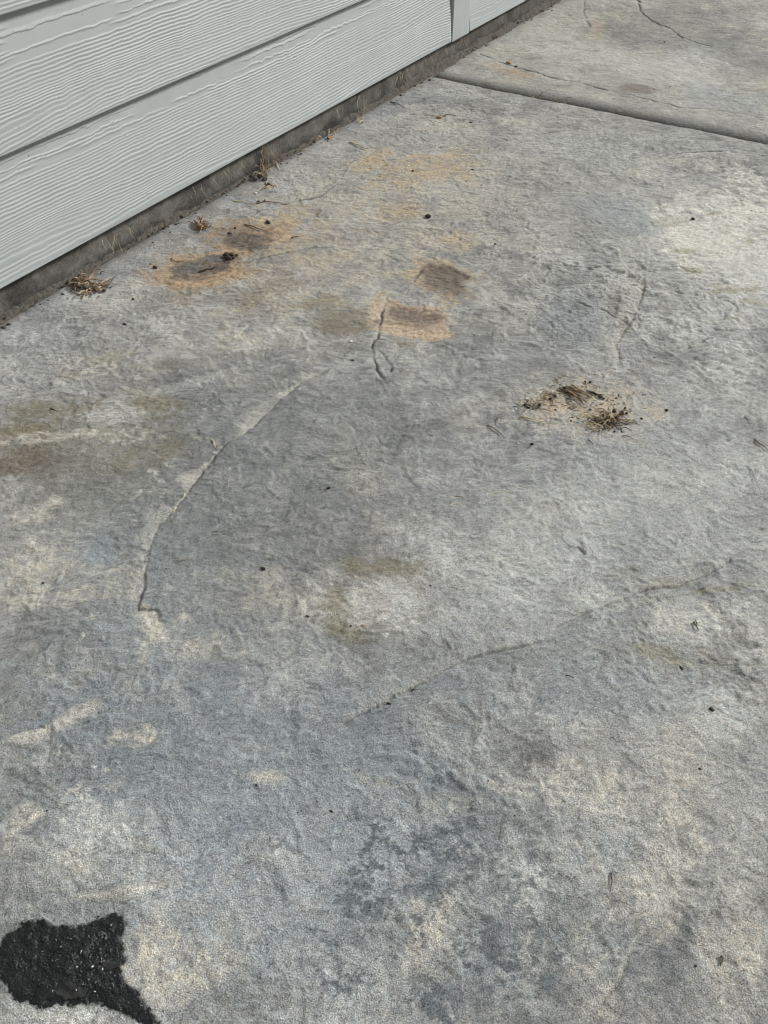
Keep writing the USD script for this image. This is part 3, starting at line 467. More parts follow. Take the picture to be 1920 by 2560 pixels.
def build_slab(name, xr, yr, near):
    x, y = np.meshgrid(xr, yr, indexing='ij')
    z, R, low = relief(x, y)
    tone = base_tone(x, y) * (1 + (0.10 + 0.75 * R) * np.clip(low, -0.6, 0.6))[..., None]
    if not near:
        tone = tone * np.array([1.16, 1.13, 1.05])
        z = z * 0.8
    blob_field(x, y, tone, xr, yr)
    seam_field(x, y, xr, yr, z, tone)
    if near:
        damp(x, y, xr, yr, tone)
    # by the wall: smoother, bluer, silt in the corner
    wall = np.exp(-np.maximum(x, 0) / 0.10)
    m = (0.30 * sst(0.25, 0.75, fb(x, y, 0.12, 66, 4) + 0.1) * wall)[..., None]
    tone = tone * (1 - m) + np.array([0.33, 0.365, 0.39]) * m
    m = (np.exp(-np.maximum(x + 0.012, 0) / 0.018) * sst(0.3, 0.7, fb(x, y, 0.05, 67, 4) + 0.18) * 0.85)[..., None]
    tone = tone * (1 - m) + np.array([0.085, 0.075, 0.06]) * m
    z = z * (1 - 0.6 * np.exp(-np.maximum(x, 0) / 0.05))
    # the tooled edges at the joint
    e = (JOINT_Y + joint_bend(x) - y) if near else (y - JOINT_Y - joint_bend(x))
    e = e - (0.006 if near else 0.008)
    rad = 0.020 if near else 0.065
    band = np.exp(-np.maximum(e, 0) / 0.05)
    z = z * (1 - 0.7 * band)
    q = np.clip(1 - (e - 0.002) / rad, 0, 1)
    z = z - min(rad * 0.9, 0.026) * (1 - np.sqrt(np.maximum(1 - q ** 2, 0)))
    z = np.where(e < 0.0025, np.minimum(z, -0.024), z)
    m = (np.exp(-np.maximum(e, 0) / 0.009) * 0.8 if near else np.exp(-(np.maximum(e, 0) / 0.042) ** 2) * 0.88)[..., None]  # joint dirt; on the far lip also its shade, painted as darker tone
    tone = tone * (1 - m) + np.array([0.060, 0.060, 0.058]) * m
    if not near:
        m = (sst(0.10, 0.05, e) * 0.4 * (1 - m[..., 0]))[..., None]
        tone = tone * (1 - m) + np.array([0.27, 0.27, 0.26]) * m
    edge = np.minimum(np.minimum(x - xr[0], xr[-1] - x), (y - yr[0]) if near else (yr[-1] - y))
    z = np.where(edge <= 1e-9, -0.11, z)
    p = grid_mesh(path_for(name), x, y, z, M_slab, tone, R)
    return p, (xr, yr, z)

NEAR = build_slab('patio_slab', axis([(-0.014, .0026), (2.05, .0026), (2.4, .03), (6.0, .25)]), axis([(-4.0, .3), (-0.1, .02), (0.0, .0024), (1.0, .0026), (3.14, .0040), (JOINT_Y, .0022)]), True)
FAR = build_slab('patio_slab', axis([(-0.014, .0042), (1.6, .0042), (2.2, .03), (6.0, .25)]), axis([(JOINT_Y, .0022), (3.30, .0045), (5.4, .007), (6.0, .05), (10.0, .4)]), False)
tag(NEAR[0], 'nearer stamped concrete slab with sandy and clay stains', kind='structure')
tag(FAR[0], 'farther stamped concrete slab beyond the dark joint', kind='structure')

def hz(x, y):
    """Height of the concrete at a point."""
    xr, yr, z = NEAR[1] if y < JOINT_Y else FAR[1]
    i = int(np.clip(np.searchsorted(xr, x) - 1, 0, len(xr) - 2)); j = int(np.clip(np.searchsorted(yr, y) - 1, 0, len(yr) - 2))
    a, b = np.clip((x - xr[i]) / (xr[i + 1] - xr[i]), 0, 1), np.clip((y - yr[j]) / (yr[j + 1] - yr[j]), 0, 1)
    return float((z[i, j] * (1 - a) + z[i + 1, j] * a) * (1 - b) + (z[i, j + 1] * (1 - a) + z[i + 1, j + 1] * a) * b)

g = trimesh.Trimesh([(-300, -300, -0.13), (300, -300, -0.13), (300, 300, -0.13), (-300, 300, -0.13)], [(0, 1, 2), (0, 2, 3)], process=False)
tag(obj('ground', g, M_lawn, smooth=False), 'bare ground around the patio', kind='structure')

# ------------------------------------------------------------------ the house wall: foundation, lap siding, trim
wall = thing('house_wall', 'grey wood grain lap siding wall on a low concrete foundation', 'wall')
Y0, Y1 = -3.0, 8.5
fy, fz = axis([(Y0, .2), (0.6, .02), (0.9, .006), (6.0, .012), (Y1, .2)]), np.linspace(-0.10, 0.16, 52)
yy, zz = np.meshgrid(fy, fz, indexing='ij')
xx = -0.020 + 0.011 * (fb(yy, zz, 0.06, 5, 5, 0.68) - 0.5) + 0.006 * (fb(yy, zz * 0, 0.6, 6, 2) - 0.5)
pat = 0.8 * sst(0.47, 0.58, fb(yy, zz * 0.7 + 0.25 * yy, 0.07, 7, 4, 0.55)) * sst(0.42, 0.52, fb(yy, zz, 0.45, 29, 2))
xx = xx - 0.0012 * pat                                       # where the skim coat has come away
t = np.array([0.140, 0.134, 0.118]) * (0.35 + 1.3 * fb(yy, zz, 0.045, 9, 5, 0.68))[..., None]
peel = (sst(0.54, 0.60, fb(yy * 1.4, zz + 0.3 * yy, 0.05, 44, 5, 0.65)) * sst(0.50, 0.62, fb(yy, zz * 0, 0.5, 45, 2)) * 0.7)[..., None]
t = t * (1 - peel) + np.array([0.21, 0.205, 0.185]) * peel
t = t * (1 - 0.55 * pat[..., None])
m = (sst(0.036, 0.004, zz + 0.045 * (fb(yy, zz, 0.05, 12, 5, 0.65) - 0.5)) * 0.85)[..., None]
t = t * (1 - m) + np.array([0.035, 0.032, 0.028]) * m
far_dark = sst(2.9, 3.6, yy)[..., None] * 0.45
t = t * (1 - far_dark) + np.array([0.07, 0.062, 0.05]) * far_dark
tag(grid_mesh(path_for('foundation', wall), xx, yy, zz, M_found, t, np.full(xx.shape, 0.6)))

def board(y0, y1, z0, z1, seed, grain=1.0, cen=0.78, fine=True, top=True):
    """One lapped board: wood grain relief on the face, a rounded lower edge and the underside."""
    ay = axis([(y0, .10), (max(y0 + .01, min(0.75, y1 - .05)), .012), (min(y1 - .02, 2.2), .008), (y1, .010)]) if fine else np.linspace(y0, y1, 60)
    az = np.linspace(0, 1, 230 if fine else 24)
    yy, tt = np.meshgrid(ay, az, indexing='ij')
    H = z1 - z0
    zz = z0 + tt * H
    bow = 0.16 * (fb(yy, yy * 0 + seed, 1.1, seed + 1, 2) - 0.5)
    c = cen + 0.55 * bow
    jag = 0.011 * (fb(yy, tt * 0.3, 0.035, seed + 2, 3, 0.6) - 0.5) + 0.014 * (fb(yy, tt * 0.25, 0.22, seed + 3, 2) - 0.5)
    near_c = np.exp(-np.abs(tt - c) / 0.07)
    jag = jag + near_c * (0.030 * (fb(yy, tt * 0.3, 0.022, seed + 12, 3, 0.6) - 0.5) + 0.05 * (fb(yy, tt * 0, 0.30, seed + 13, 2) - 0.5))
    rr = np.abs(tt - c + jag * 1.7)
    upper = tt > c
    ring = 32.0 * (np.maximum(rr - 0.030, 0)) ** 0.94 * (1.0 + 0.16 * (vn(yy * 0.3, tt, 0.17, seed + 4) - 0.5))
    ring = ring * np.where(upper, 0.62, 1.0) + 0.10 * (vn(yy * 0.6, tt * 0.5, 0.05, seed + 5))
    fr = ring - np.floor(ring)
    prof = sst(0.0, 0.22, fr) - sst(0.22, 1.0, fr) * 1.0        # a ledge that faces the middle, then a long slope
    k = np.floor(ring)
    amp = 0.55 + 0.6 * vn(k * 0.37 + 5, yy * 0.8, 0.4, seed + 6)
    weak = sst(0.32, 0.62, vn(yy, k * 0.31, 0.16, seed + 7))
    amp = np.where(k < 3.5, (0.8 + 0.4 * amp) * weak * 1.15, amp) * (ring > 0.05)
    amp = amp * sst(0.0, 0.02, tt - 0.012) * (0.75 + 0.5 * fb(yy, tt * 0.3, 0.3, seed + 8, 2))
    dx = 0.00150 * grain * amp * prof + 0.0005 * (fb(yy, zz, 0.06, seed + 9, 3) - 0.5)
    dx += 0.0002 * grain * (fb(yy * 0.25, zz, 0.004, seed + 10, 2) - 0.5)
    lean = -0.019 * tt                                         # laps over the board below
    edge = 0.0035 * sst(0.012, 0.0, tt) ** 2
    xx = lean + dx - edge
    P = [xx, yy, zz]
    # underside and back of the lap
    add = lambda bx, bz: [np.concatenate([bx * np.ones((len(ay), 1)), P[0]], 1), np.concatenate([ay[:, None], P[1]], 1), np.concatenate([bz * np.ones((len(ay), 1)), P[2]], 1)]
    P = add(-0.0196, z0 + 0.0002); P = add(-0.0199, z0 + 0.02)
    # cut ends
    for e in (0, -1):
        col = [p[[e]].copy() for p in P]; col[0] = col[0] * 0 - 0.0205
        P = [np.concatenate([cc, p] if e == 0 else [p, cc], 0) for cc, p in zip(col, P)]
    return P

TRIM0, TRIM1 = QW(1132, 60)[1], QW(1173, 50)[1]
END2 = QW(1313, 4)[1]
print('trim', TRIM0, TRIM1, END2)
Z = [0.0845, 0.3605, 0.6215] + [0.6215 + 0.269 * k for k in range(1, 10)]
for k in range(len(Z) - 1):
    for (a, b, s, gr, fi) in ((Y0, TRIM0 - 0.008, 3, 1.0, k < 3), (TRIM1 + 0.005, END2 - 0.003, 5, 0.55, k < 2), (END2 + 0.003, Y1, 7, 0.5, False)):
        P = board(a, b, Z[k], Z[k + 1] + (0.0 if k < len(Z) - 2 else 0), 200 + 40 * k + s, gr, (0.88, 0.77, 0.66, 0.8)[k % 4], fi)
        grid_mesh(path_for('siding_board', wall), *P, M_paint)
def trim_board(y0, y1, z0, z1, seed):
    ay, az = np.linspace(y0, y1, 60), np.linspace(z0, z1, 700)
    yy, zz = np.meshgrid(ay, az, indexing='ij')
    xx = 0.001 + 0.0007 * (np.abs(((yy - y0) / 0.008 + 1.2 * fb(yy * 0.5, zz, 0.10, seed, 3)) % 1 - 0.5)) + 0.0005 * (fb(yy, zz * 0.2, 0.012, seed + 1, 3) - 0.5)
    P = [xx, yy, zz]
    for e in (0, -1):
        col = [p[[e]].copy() for p in P]; col[0] = col[0] * 0 - 0.022
        P = [np.concatenate([cc, p] if e == 0 else [p, cc], 0) for cc, p in zip(col, P)]
    for e in (0, -1):
        col = [p[:, [e]].copy() for p in P]; col[0] = col[0] * 0 - 0.022
        P = [np.concatenate([cc, p] if e == 0 else [p, cc], 1) for cc, p in zip(col, P)]
    return P
tag(grid_mesh(path_for('trim_board', wall), *trim_board(TRIM0, TRIM1, Z[0] - 0.002, Z[-1], 61), M_paint), 'narrow vertical trim board between the siding boards')
bx = trimesh.creation.box(bounds=[(-0.16, Y0, -0.12), (-0.026, Y1, Z[-1])])
obj('sheathing', bx, M_soil, wall, smooth=False)

# ------------------------------------------------------------------ dirt in the joint and along the wall
def tube(pts, r, sides=5, taper=0.35):
    p = np.asarray(pts, float)
    if len(p) < 3:
        p = np.array([p[0], (p[0] + p[-1]) / 2, p[-1]])
    t = np.gradient(p, axis=0); t /= np.linalg.norm(t, axis=1, keepdims=True) + 1e-12
    a = np.cross(t, np.where(np.abs(t[:, 2:]) < 0.9, [0, 0, 1.0], [1.0, 0, 0])); a /= np.linalg.norm(a, axis=1, keepdims=True) + 1e-12
    b = np.cross(t, a); ang = np.arange(sides) * 2 * np.pi / sides
    rr = r * np.linspace(1, taper, len(p))
    v = p[:, None] + rr[:, None, None] * (np.cos(ang)[None, :, None] * a[:, None] + np.sin(ang)[None, :, None] * b[:, None])
    i, j = np.meshgrid(np.arange(len(p) - 1), np.arange(sides), indexing='ij')
    q = np.stack([i * sides + j, i * sides + (j + 1) % sides, (i + 1) * sides + (j + 1) % sides, (i + 1) * sides + j], -1).reshape(-1, 4)
    n = len(p) * sides
    f = np.vstack([q[:, [0, 1, 2]], q[:, [0, 2, 3]]] + [[[0, k + 1, k]] for k in range(1, sides - 1)] + [[[n - sides, n - sides + k, n - sides + k + 1]] for k in range(1, sides - 1)])
    return trimesh.Trimesh(v.reshape(-1, 3), f, process=False)

def spline(ctrl, n):
    c = np.asarray(ctrl, float)
    s = np.r_[0, np.cumsum(np.linalg.norm(np.diff(c, axis=0), axis=1))]
    t = np.linspace(0, s[-1], n)
    o = np.stack([np.interp(t, s, c[:, k]) for k in range(3)], 1)
    for _ in range(2):
        o[1:-1] = 0.25 * o[:-2] + 0.5 * o[1:-1] + 0.25 * o[2:]
    return o

rng = np.random.default_rng(11)
jy = []
xs = np.linspace(0.0, 3.0, 700); ys = np.linspace(-0.014, 0.014, 9)
xx, oy = np.meshgrid(xs, ys, indexing='ij')
yy = JOINT_Y + joint_bend(xx) + oy
zz = -0.015 + 0.006 * (fb(xx, yy, 0.02, 14, 4, 0.6) - 0.5) + 0.007 * sst(0.55, 0.7, fb(xx, xx * 0, 0.18, 15, 2)) - 0.006 * sst(0.5, 0.9, xx)
tag(grid_mesh(path_for('joint_dirt'), xx, yy, zz, M_soil), 'dark dirt packed in the joint between the two slabs', kind='stuff')
ya = np.linspace(0.6, 6.2, 1300); ta = np.linspace(0, 1, 12)
yy, tt = np.meshgrid(ya, ta, indexing='ij')
wd = 0.012 + 0.016 * fb(yy, yy * 0, 0.12, 16, 3) + 0.010 * sst(2.7, 3.4, yy)
hh = 0.004 + 0.024 * fb(yy, yy * 0 + 3, 0.09, 18, 4) ** 1.5 + 0.010 * sst(2.5, 3.4, yy)
xx = -0.022 + tt * wd
zz = hh * (1 - tt) ** 1.5 - 0.006 * tt ** 2 + 0.011 * (fb(xx, yy, 0.014, 19, 4, 0.65) - 0.5) * (1 - tt * 0.6)
tag(grid_mesh(path_for('corner_dirt'), yy * 0 + xx, yy, zz, M_dust), 'dark silt and dirt lying along the foot of the wall', kind='stuff')

def crumb(r, seed, squash=0.7, sub=2, rough=0.35, length=1.0):
    m = trimesh.creation.icosphere(sub, 1.0)
    v = np.array(m.vertices)
    rg = np.random.default_rng(seed)
    d = np.zeros(len(v))
    for _ in range(7):
        k = rg.normal(size=3) * 2.0; d += np.sin(v @ k + rg.uniform(0, 6.28))
    v = v * (1 + rough * d[:, None] / 7)
    v = v * np.array([length, 1, squash]) * r
    return trimesh.Trimesh(v, m.faces, process=False)

def place_mesh(m, q, ang=0.0, sink=0.15, lift=0.0):
    """Turns a small mesh about z and sets it down at the pixel's point of the slab."""
    p = Q(*q); z = hz(p[0], p[1])
    v = np.array(m.vertices); c, s = math.cos(ang), math.sin(ang)
    v = np.stack([v[:, 0] * c - v[:, 1] * s, v[:, 0] * s + v[:, 1] * c, v[:, 2]], 1)
    h = v[:, 2].min()
    return trimesh.Trimesh(v - [0, 0, h * (1 - sink)] , m.faces, process=False), (p[0], p[1], z + lift)

def px_at(q):
    """Metres on the slab spanned by one photo pixel across, at q."""
    return float(np.linalg.norm(Q(q[0] + 1, q[1]) - Q(q[0], q[1])))

def bit(name, label, cat, q, size, mat, ang=0.0, squash=0.7, length=1.0, group=None, seed=None, rough=0.35):
    r = size * px_at(q) * 0.36
    m, loc = place_mesh(crumb(r, seed or int(q[0] * 7 + q[1]), squash, 2, rough, length), q, ang)
    x = UsdGeom.Xform.Define(stage, '/World/_tmp') if False else None
    me = usdkit.mesh(stage, path_for(name), m, mat, smooth=True)
    me.AddTranslateOp().Set(Gf.Vec3d(*loc))
    return tag(me.GetPrim(), label, cat, group)

def lay(qs, r, rise=0.0, n=14, wob=0.0, seed=0):
    """Points of a stalk lying on the concrete through photo pixels; rise lifts its middle."""
    c = [Q(*q) for q in qs]
    rg = np.random.default_rng(seed + int(qs[0][0]))
    p = spline(c, n)
    if wob:
        p[:, :2] += rg.normal(size=(n, 2)) * wob
        p[1:-1] = 0.25 * p[:-2] + 0.5 * p[1:-1] + 0.25 * p[2:]
    u = np.linspace(0, 1, n)
    for k in range(n):
        p[k, 2] = hz(p[k, 0], p[k, 1]) + r * 0.9 + rise * math.sin(math.pi * u[k])
    return p

def stick(name, label, cat, qs, wpx, mat, rise=0.002, wob=0.0006, group=None, taper=0.4):
    r = wpx * px_at(qs[0]) / 2
    p = lay(qs, r, rise, wob=wob)
    o = p[0].copy(); o[2] -= r
    me = usdkit.mesh(stage, path_for(name), tube(p - o, r, 6, taper), mat, smooth=40)
    me.AddTranslateOp().Set(Gf.Vec3d(*map(float, o)))
    return tag(me.GetPrim(), label, cat, group)
#OBJECTS
# ------------------------------------------------------------------ the wet patch
def film(name, parent, poly, mat, step, lift, rag, seed, dome=0.0, rough=0.0):
    """A thin sheet of wetness or water that follows the concrete and ends along a ragged line."""
    pg = Polygon(poly).buffer(0)
    x0, y0, x1, y1 = pg.buffer(0.012).bounds
    xr, yr = np.arange(x0, x1, step), np.arange(y0, y1, step)
    x, y = np.meshgrid(xr, yr, indexing='ij')
    P = shapely.points(x, y)
    d = shapely.distance(P, pg.exterior) * np.where(shapely.contains(pg, P), 1, -1)
    d = d + rag * (fb(x, y, 0.016, seed, 4, 0.75) - 0.5) * 2 + rag * 1.1 * (fb(x, y, 0.005, seed + 2, 2, 0.7) - 0.5)
    gx, gy, gz = NEAR[1]
    from scipy.interpolate import RegularGridInterpolator
    z = RegularGridInterpolator((gx, gy), gz, bounds_error=False, fill_value=0.0)(np.stack([x, y], -1))
    z = z + lift + dome * (1 - np.exp(-np.maximum(d, 0) / 0.010)) + rough * (fb(x, y, 0.0055, seed + 9, 3, 0.6) - 0.5)
    z = z - (lift - 0.0002) * (1 - sst(0.0, 0.004, d)) if lift < 0.002 else z
    cell = np.minimum(np.minimum(d[:-1, :-1], d[1:, :-1]), np.minimum(d[1:, 1:], d[:-1, 1:])) > 0
    return grid_mesh(path_for(name, parent), x, y, z, mat, keep=cell)
M_wet = M('wet_concrete', {
    'g': ('geometry', {}), 'n1': ('noise_texture', {'scale': 300.0, 'detail': 3.0, 'roughness': 0.65}), 'n2': ('noise_texture', {'scale': 45.0, 'detail': 4.0}),
    'r': ('rgb_ramp', {'ramp': [(0.30, (0.004, 0.0045, 0.005)), (0.72, (0.020, 0.021, 0.021))]}),
    'rr': ('map_range', {'from_min': 0.35, 'from_max': 0.65, 'to_min': 0.03, 'to_max': 0.26, 'clamp': True}),
    'bp': ('bump', {'strength': 0.6, 'distance': 0.004}),
    'p': ('principled_bsdf', {'specular_ior_level': 0.26})},
    [('g.position', 'n1.vector'), ('g.position', 'n2.vector'), ('n1.fac', 'r.fac'), ('r.color', 'p.base_color'), ('n2.fac', 'rr.value'), ('rr.result', 'p.roughness'), ('n1.fac', 'bp.height'), ('bp.normal', 'p.normal')])
M_pool = M('standing_water', {
    'g': ('geometry', {}), 'n': ('noise_texture', {'scale': 60.0, 'detail': 2.0}), 'r': ('rgb_ramp', {'ramp': [(0.3, (0.014, 0.014, 0.014)), (0.7, (0.034, 0.033, 0.031))]}),
    'bp': ('bump', {'strength': 0.05, 'distance': 0.002}),
    'p': ('principled_bsdf', {'roughness': 0.04, 'ior': 1.33, 'specular_ior_level': 0.5})},
    [('g.position', 'n.vector'), ('n.fac', 'r.fac'), ('r.color', 'p.base_color'), ('n.fac', 'bp.height'), ('bp.normal', 'p.normal')])
M_glint = M('water_glint_surface', {'p': ('principled_bsdf', {'base_color': (0.008, 0.009, 0.009), 'roughness': 0.03, 'ior': 1.33, 'specular_ior_level': 0.6})}, [])
wet = thing('water_spill', 'dark wet patch of spilled water with a thin trail running off', 'water spill')
film('wet_patch', wet, WET, M_wet, 0.0011, 0.0010, 0.0085, 7, rough=0.0006)
for k, (pts, lab) in enumerate([([(515, 825), (560, 770), (615, 725), (660, 712), (735, 770), (810, 812), (800, 868), (700, 888), (605, 893), (545, 870)], 'larger pool of standing water'),
                         ([(935, 560), (1000, 535), (1075, 545), (1130, 556), (1112, 600), (1040, 612), (970, 600)], None), ([(1010, 250), (1070, 245), (1085, 268), (1030, 276)], None), ([(1040, 655), (1090, 648), (1095, 672), (1050, 678)], None), ([(630, 640), (690, 628), (705, 655), (650, 665)], None)]):
    tag(film('standing_water', wet, outline(pts, (0, 2260), 0.2712), M_pool, 0.0010, 0.0021, 0.0045, 60 + k, dome=0.0004), lab)

# flattened water flecks added for glints, tilted midway between sun and camera
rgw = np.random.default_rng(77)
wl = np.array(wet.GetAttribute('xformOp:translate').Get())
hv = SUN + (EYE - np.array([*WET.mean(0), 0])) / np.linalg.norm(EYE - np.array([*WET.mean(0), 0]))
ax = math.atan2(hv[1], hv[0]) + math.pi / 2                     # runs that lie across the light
glints = []
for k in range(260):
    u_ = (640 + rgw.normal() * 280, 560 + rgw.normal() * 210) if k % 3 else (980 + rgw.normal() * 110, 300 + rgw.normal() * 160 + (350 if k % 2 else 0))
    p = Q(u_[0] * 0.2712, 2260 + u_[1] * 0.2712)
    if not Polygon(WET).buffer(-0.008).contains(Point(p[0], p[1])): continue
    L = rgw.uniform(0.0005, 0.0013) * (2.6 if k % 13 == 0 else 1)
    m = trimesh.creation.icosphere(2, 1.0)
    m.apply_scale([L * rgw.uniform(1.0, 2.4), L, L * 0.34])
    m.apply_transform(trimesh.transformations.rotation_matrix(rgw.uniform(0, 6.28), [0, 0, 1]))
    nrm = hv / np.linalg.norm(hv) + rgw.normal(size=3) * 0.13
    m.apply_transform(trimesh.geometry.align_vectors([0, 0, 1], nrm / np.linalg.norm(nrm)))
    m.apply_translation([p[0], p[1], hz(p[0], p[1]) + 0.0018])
    glints.append(m)
tag(obj('water_glint', trimesh.util.concatenate(glints), M_glint, wet, smooth=True), kind='stuff')

# ------------------------------------------------------------------ dry grass
def blades(parent, rg, base, n, lpx, wpx, mat, ang=None, spread=3.14, lift=(0.1, 0.8), name='straw', curl=0.5, jit=8, flat=0.5, stuff=False):
    """Dry blades that start around a photo pixel; each is a part, or all are one part when they are mere chaff."""
    out = []
    m1 = px_at(base)
    for k in range(n):
        q = (base[0] + rg.normal() * jit, base[1] + rg.normal() * jit * flat)
        p = Q(*q)
        a = (rg.uniform(-1, 1) * spread + (ang if ang is not None else 0))
        L = lpx * m1 * rg.uniform(0.5, 1.25)
        up = L * rg.uniform(*lift)
        n_ = 9; u = np.linspace(0, 1, n_)
        da = np.cumsum(rg.normal(size=n_)) * 0.16 * curl + rg.normal() * curl * u * 1.2
        st = np.stack([np.cos(a + da), np.sin(a + da)], 1) * (L / n_)
        xy = p[:2] + np.vstack([[0, 0], np.cumsum(st, 0)[:-1]])
        h = up * np.sin(np.pi * np.clip(u * rg.uniform(0.55, 1.0), 0, 1)) if up > 0 else u * 0
        r = wpx * m1 / 2 * rg.uniform(0.7, 1.25)
        z = np.array([hz(xx_, yy_) for xx_, yy_ in xy]) + r + h
        xy[:, 0] = np.maximum(xy[:, 0], -0.017)
        out.append((tube(np.c_[xy, z], r, 5, 0.35), mat if not isinstance(mat, (list, tuple)) else mat[int(rg.integers(len(mat)))]))
    loc = np.array(parent.GetAttribute('xformOp:translate').Get())
    if stuff:
        for mt in dict.fromkeys(m for _, m in out):
            tag(obj(name, trimesh.util.concatenate([t_ for t_, m in out if m == mt]), mt, parent, smooth=40, off=loc), kind='stuff')
    else:
        for t_, m in out:
            obj(name, t_, m, parent, smooth=40, off=loc)

def clods(parent, rg, spots, name='soil_crumb', mat=None):
    loc = np.array(parent.GetAttribute('xformOp:translate').Get())
    for (x, y, s) in spots:
        r = s * px_at((x, y)) / 2
        m, l = place_mesh(crumb(r, int(rg.integers(1 << 30)), 0.75, 2, 0.5, 1.2), (x, y), rg.uniform(0, 6))
        obj(name, m, mat or M_soil, parent, off=loc - np.array(l))

def clump(label, at_q, cat='dry grass', name='dry_grass_clump', group=None):
    p = Q(*at_q)
    return thing(name, label, cat, (p[0], p[1], hz(p[0], p[1])), group)

rg = np.random.default_rng(21)
mix3 = [M_straw, M_straw, M_pale, M_brown]
# the tuft on the open concrete
c = clump('dense brown and straw tuft of dry grass on the open concrete', (1522, 1056))
blades(c, rg, (1522, 1054), 52, 44, 3.2, [M_straw, M_brown, M_straw, M_pale], None, 3.14, (0.0, 0.45), jit=18, curl=0.4)
blades(c, rg, (1500, 1068), 12, 38, 2.6, [M_straw, M_pale], math.pi * 0.95, 0.6, (0.0, 0.25), jit=12)
blades(c, rg, (1522, 1060), 90, 24, 2.8, [M_brown, M_soil, M_dust], None, 3.14, (0.0, 0.4), jit=22, stuff=True, name='chaff')
clods(c, rg, [(1500, 1062, 12), (1520, 1070, 10), (1540, 1052, 11), (1552, 1040, 12), (1535, 1032, 10), (1508, 1045, 9), (1485, 1052, 8)])
# the fan of stalks above it
c = clump('flat fan of dark brown stalks lying above the dense grass tuft', (1430, 978))
blades(c, rg, (1416, 974), 24, 76, 2.8, [M_brown, M_brown, M_straw], -0.45, 0.20, (0.0, 0.12), jit=7, curl=0.15)
blades(c, rg, (1470, 985), 6, 36, 2.6, [M_brown, M_soil], -0.45, 0.4, (0.0, 0.1), jit=9, curl=0.2)
clods(c, rg, [(1412, 975, 13), (1420, 983, 10), (1432, 982, 9), (1470, 992, 8), (1500, 996, 10), (1508, 1000, 6), (1490, 990, 6)])
blades(c, rg, (1425, 985), 18, 18, 2.2, [M_brown, M_soil], None, 3.14, (0, .3), jit=14, stuff=True, name='chaff')
# scattered straw to the left
c = clump('loose scatter of pale straw at the left end of the tan patch', (1335, 1012))
blades(c, rg, (1330, 1015), 20, 34, 2.2, [M_straw, M_pale, M_brown], 0.3, 1.3, (0.0, 0.35), jit=20, curl=0.6)
blades(c, rg, (1378, 992), 16, 30, 2.2, [M_straw, M_brown], 0.2, 1.2, (0.0, 0.3), jit=18, curl=0.6)
blades(c, rg, (1350, 1005), 46, 14, 2.0, [M_brown, M_straw], None, 3.14, (0, .3), jit=28, stuff=True, name='chaff')
clods(c, rg, [(1322, 1022, 12), (1348, 1020, 9), (1375, 1000, 8), (1388, 995, 8), (1312, 1018, 8)])
c = clump('fine chaff strewn thinly over the whole tan patch', (1450, 1010))
blades(c, rg, (1450, 1005), 150, 11, 2.0, [M_brown, M_soil, M_straw], None, 3.14, (0, .15), jit=75, flat=.45, stuff=True, name='chaff')
c = clump('small sprig of brown straw between the scatter and the tuft', (1424, 1026))
blades(c, rg, (1424, 1026), 9, 26, 2.2, [M_straw, M_brown], 0.9, 0.9, (0.0, 0.3), jit=7)
c = clump('faint thin sprig of olive grass at the top of the tan patch', (1398, 945))
blades(c, rg, (1398, 947), 8, 22, 1.7, [M_green, M_straw], None, 3.14, (0, .2), jit=10)
blades(c, rg, (1375, 957), 5, 20, 1.5, [M_straw], None, 3.14, (0, .1), jit=9)
# the heap in the corner
c = clump('tangled heap of straw against the foot of the wall, nearest the camera', (216, 712))
blades(c, rg, (205, 703), 48, 46, 3.4, [M_straw, M_brown, M_straw, M_brown], None, 3.14, (0.0, 0.3), jit=17, curl=0.5)
blades(c, rg, (236, 722), 36, 38, 3.2, [M_straw, M_brown, M_pale], None, 3.14, (0.0, 0.2), jit=20, curl=0.45, flat=0.35)
blades(c, rg, (218, 718), 110, 26, 2.8, [M_brown, M_dust, M_straw], None, 3.14, (0, .4), jit=24, stuff=True, name='chaff', flat=.4)
clods(c, rg, [(190, 716, 16), (215, 722, 18), (240, 728, 14), (262, 732, 10), (175, 712, 14), (228, 712, 12)], mat=M_dust)
c = clump('thin dry stalks leaning on the foundation just left of the straw heap', (135, 700))
blades(c, rg, (140, 700), 7, 60, 2.2, [M_pale, M_straw], 2.4, 0.9, (0.2, 0.7), jit=12)
blades(c, rg, (60, 742), 8, 44, 2.0, [M_straw, M_brown], 1.5, 0.6, (0.0, 0.2), jit=16)
# crumbs of dirt packed along the wall foot
pcs = []
for k in range(420):
    y_ = rg.uniform(0.75, 4.6)
    if rg.uniform() > 0.25 + 0.75 * float(vn(y_, 0.0, 0.25, 5)): continue
    r_ = rg.uniform(0.001, 0.0028) * (1.7 if k % 8 == 0 else 1)
    m_ = crumb(r_, int(rg.integers(1 << 30)), 0.7, 1, 0.5, 1.3)
    x_ = -0.016 + abs(rg.normal()) * 0.016
    m_.apply_translation([x_, y_, (0.006 if x_ < 0 else hz(x_, y_)) + r_ * 0.4])
    pcs.append(m_)
tag(obj('wall_foot_crumbs', trimesh.util.concatenate(pcs), M_dust), 'dark crumbs of dirt strewn along the foot of the wall', kind='stuff')
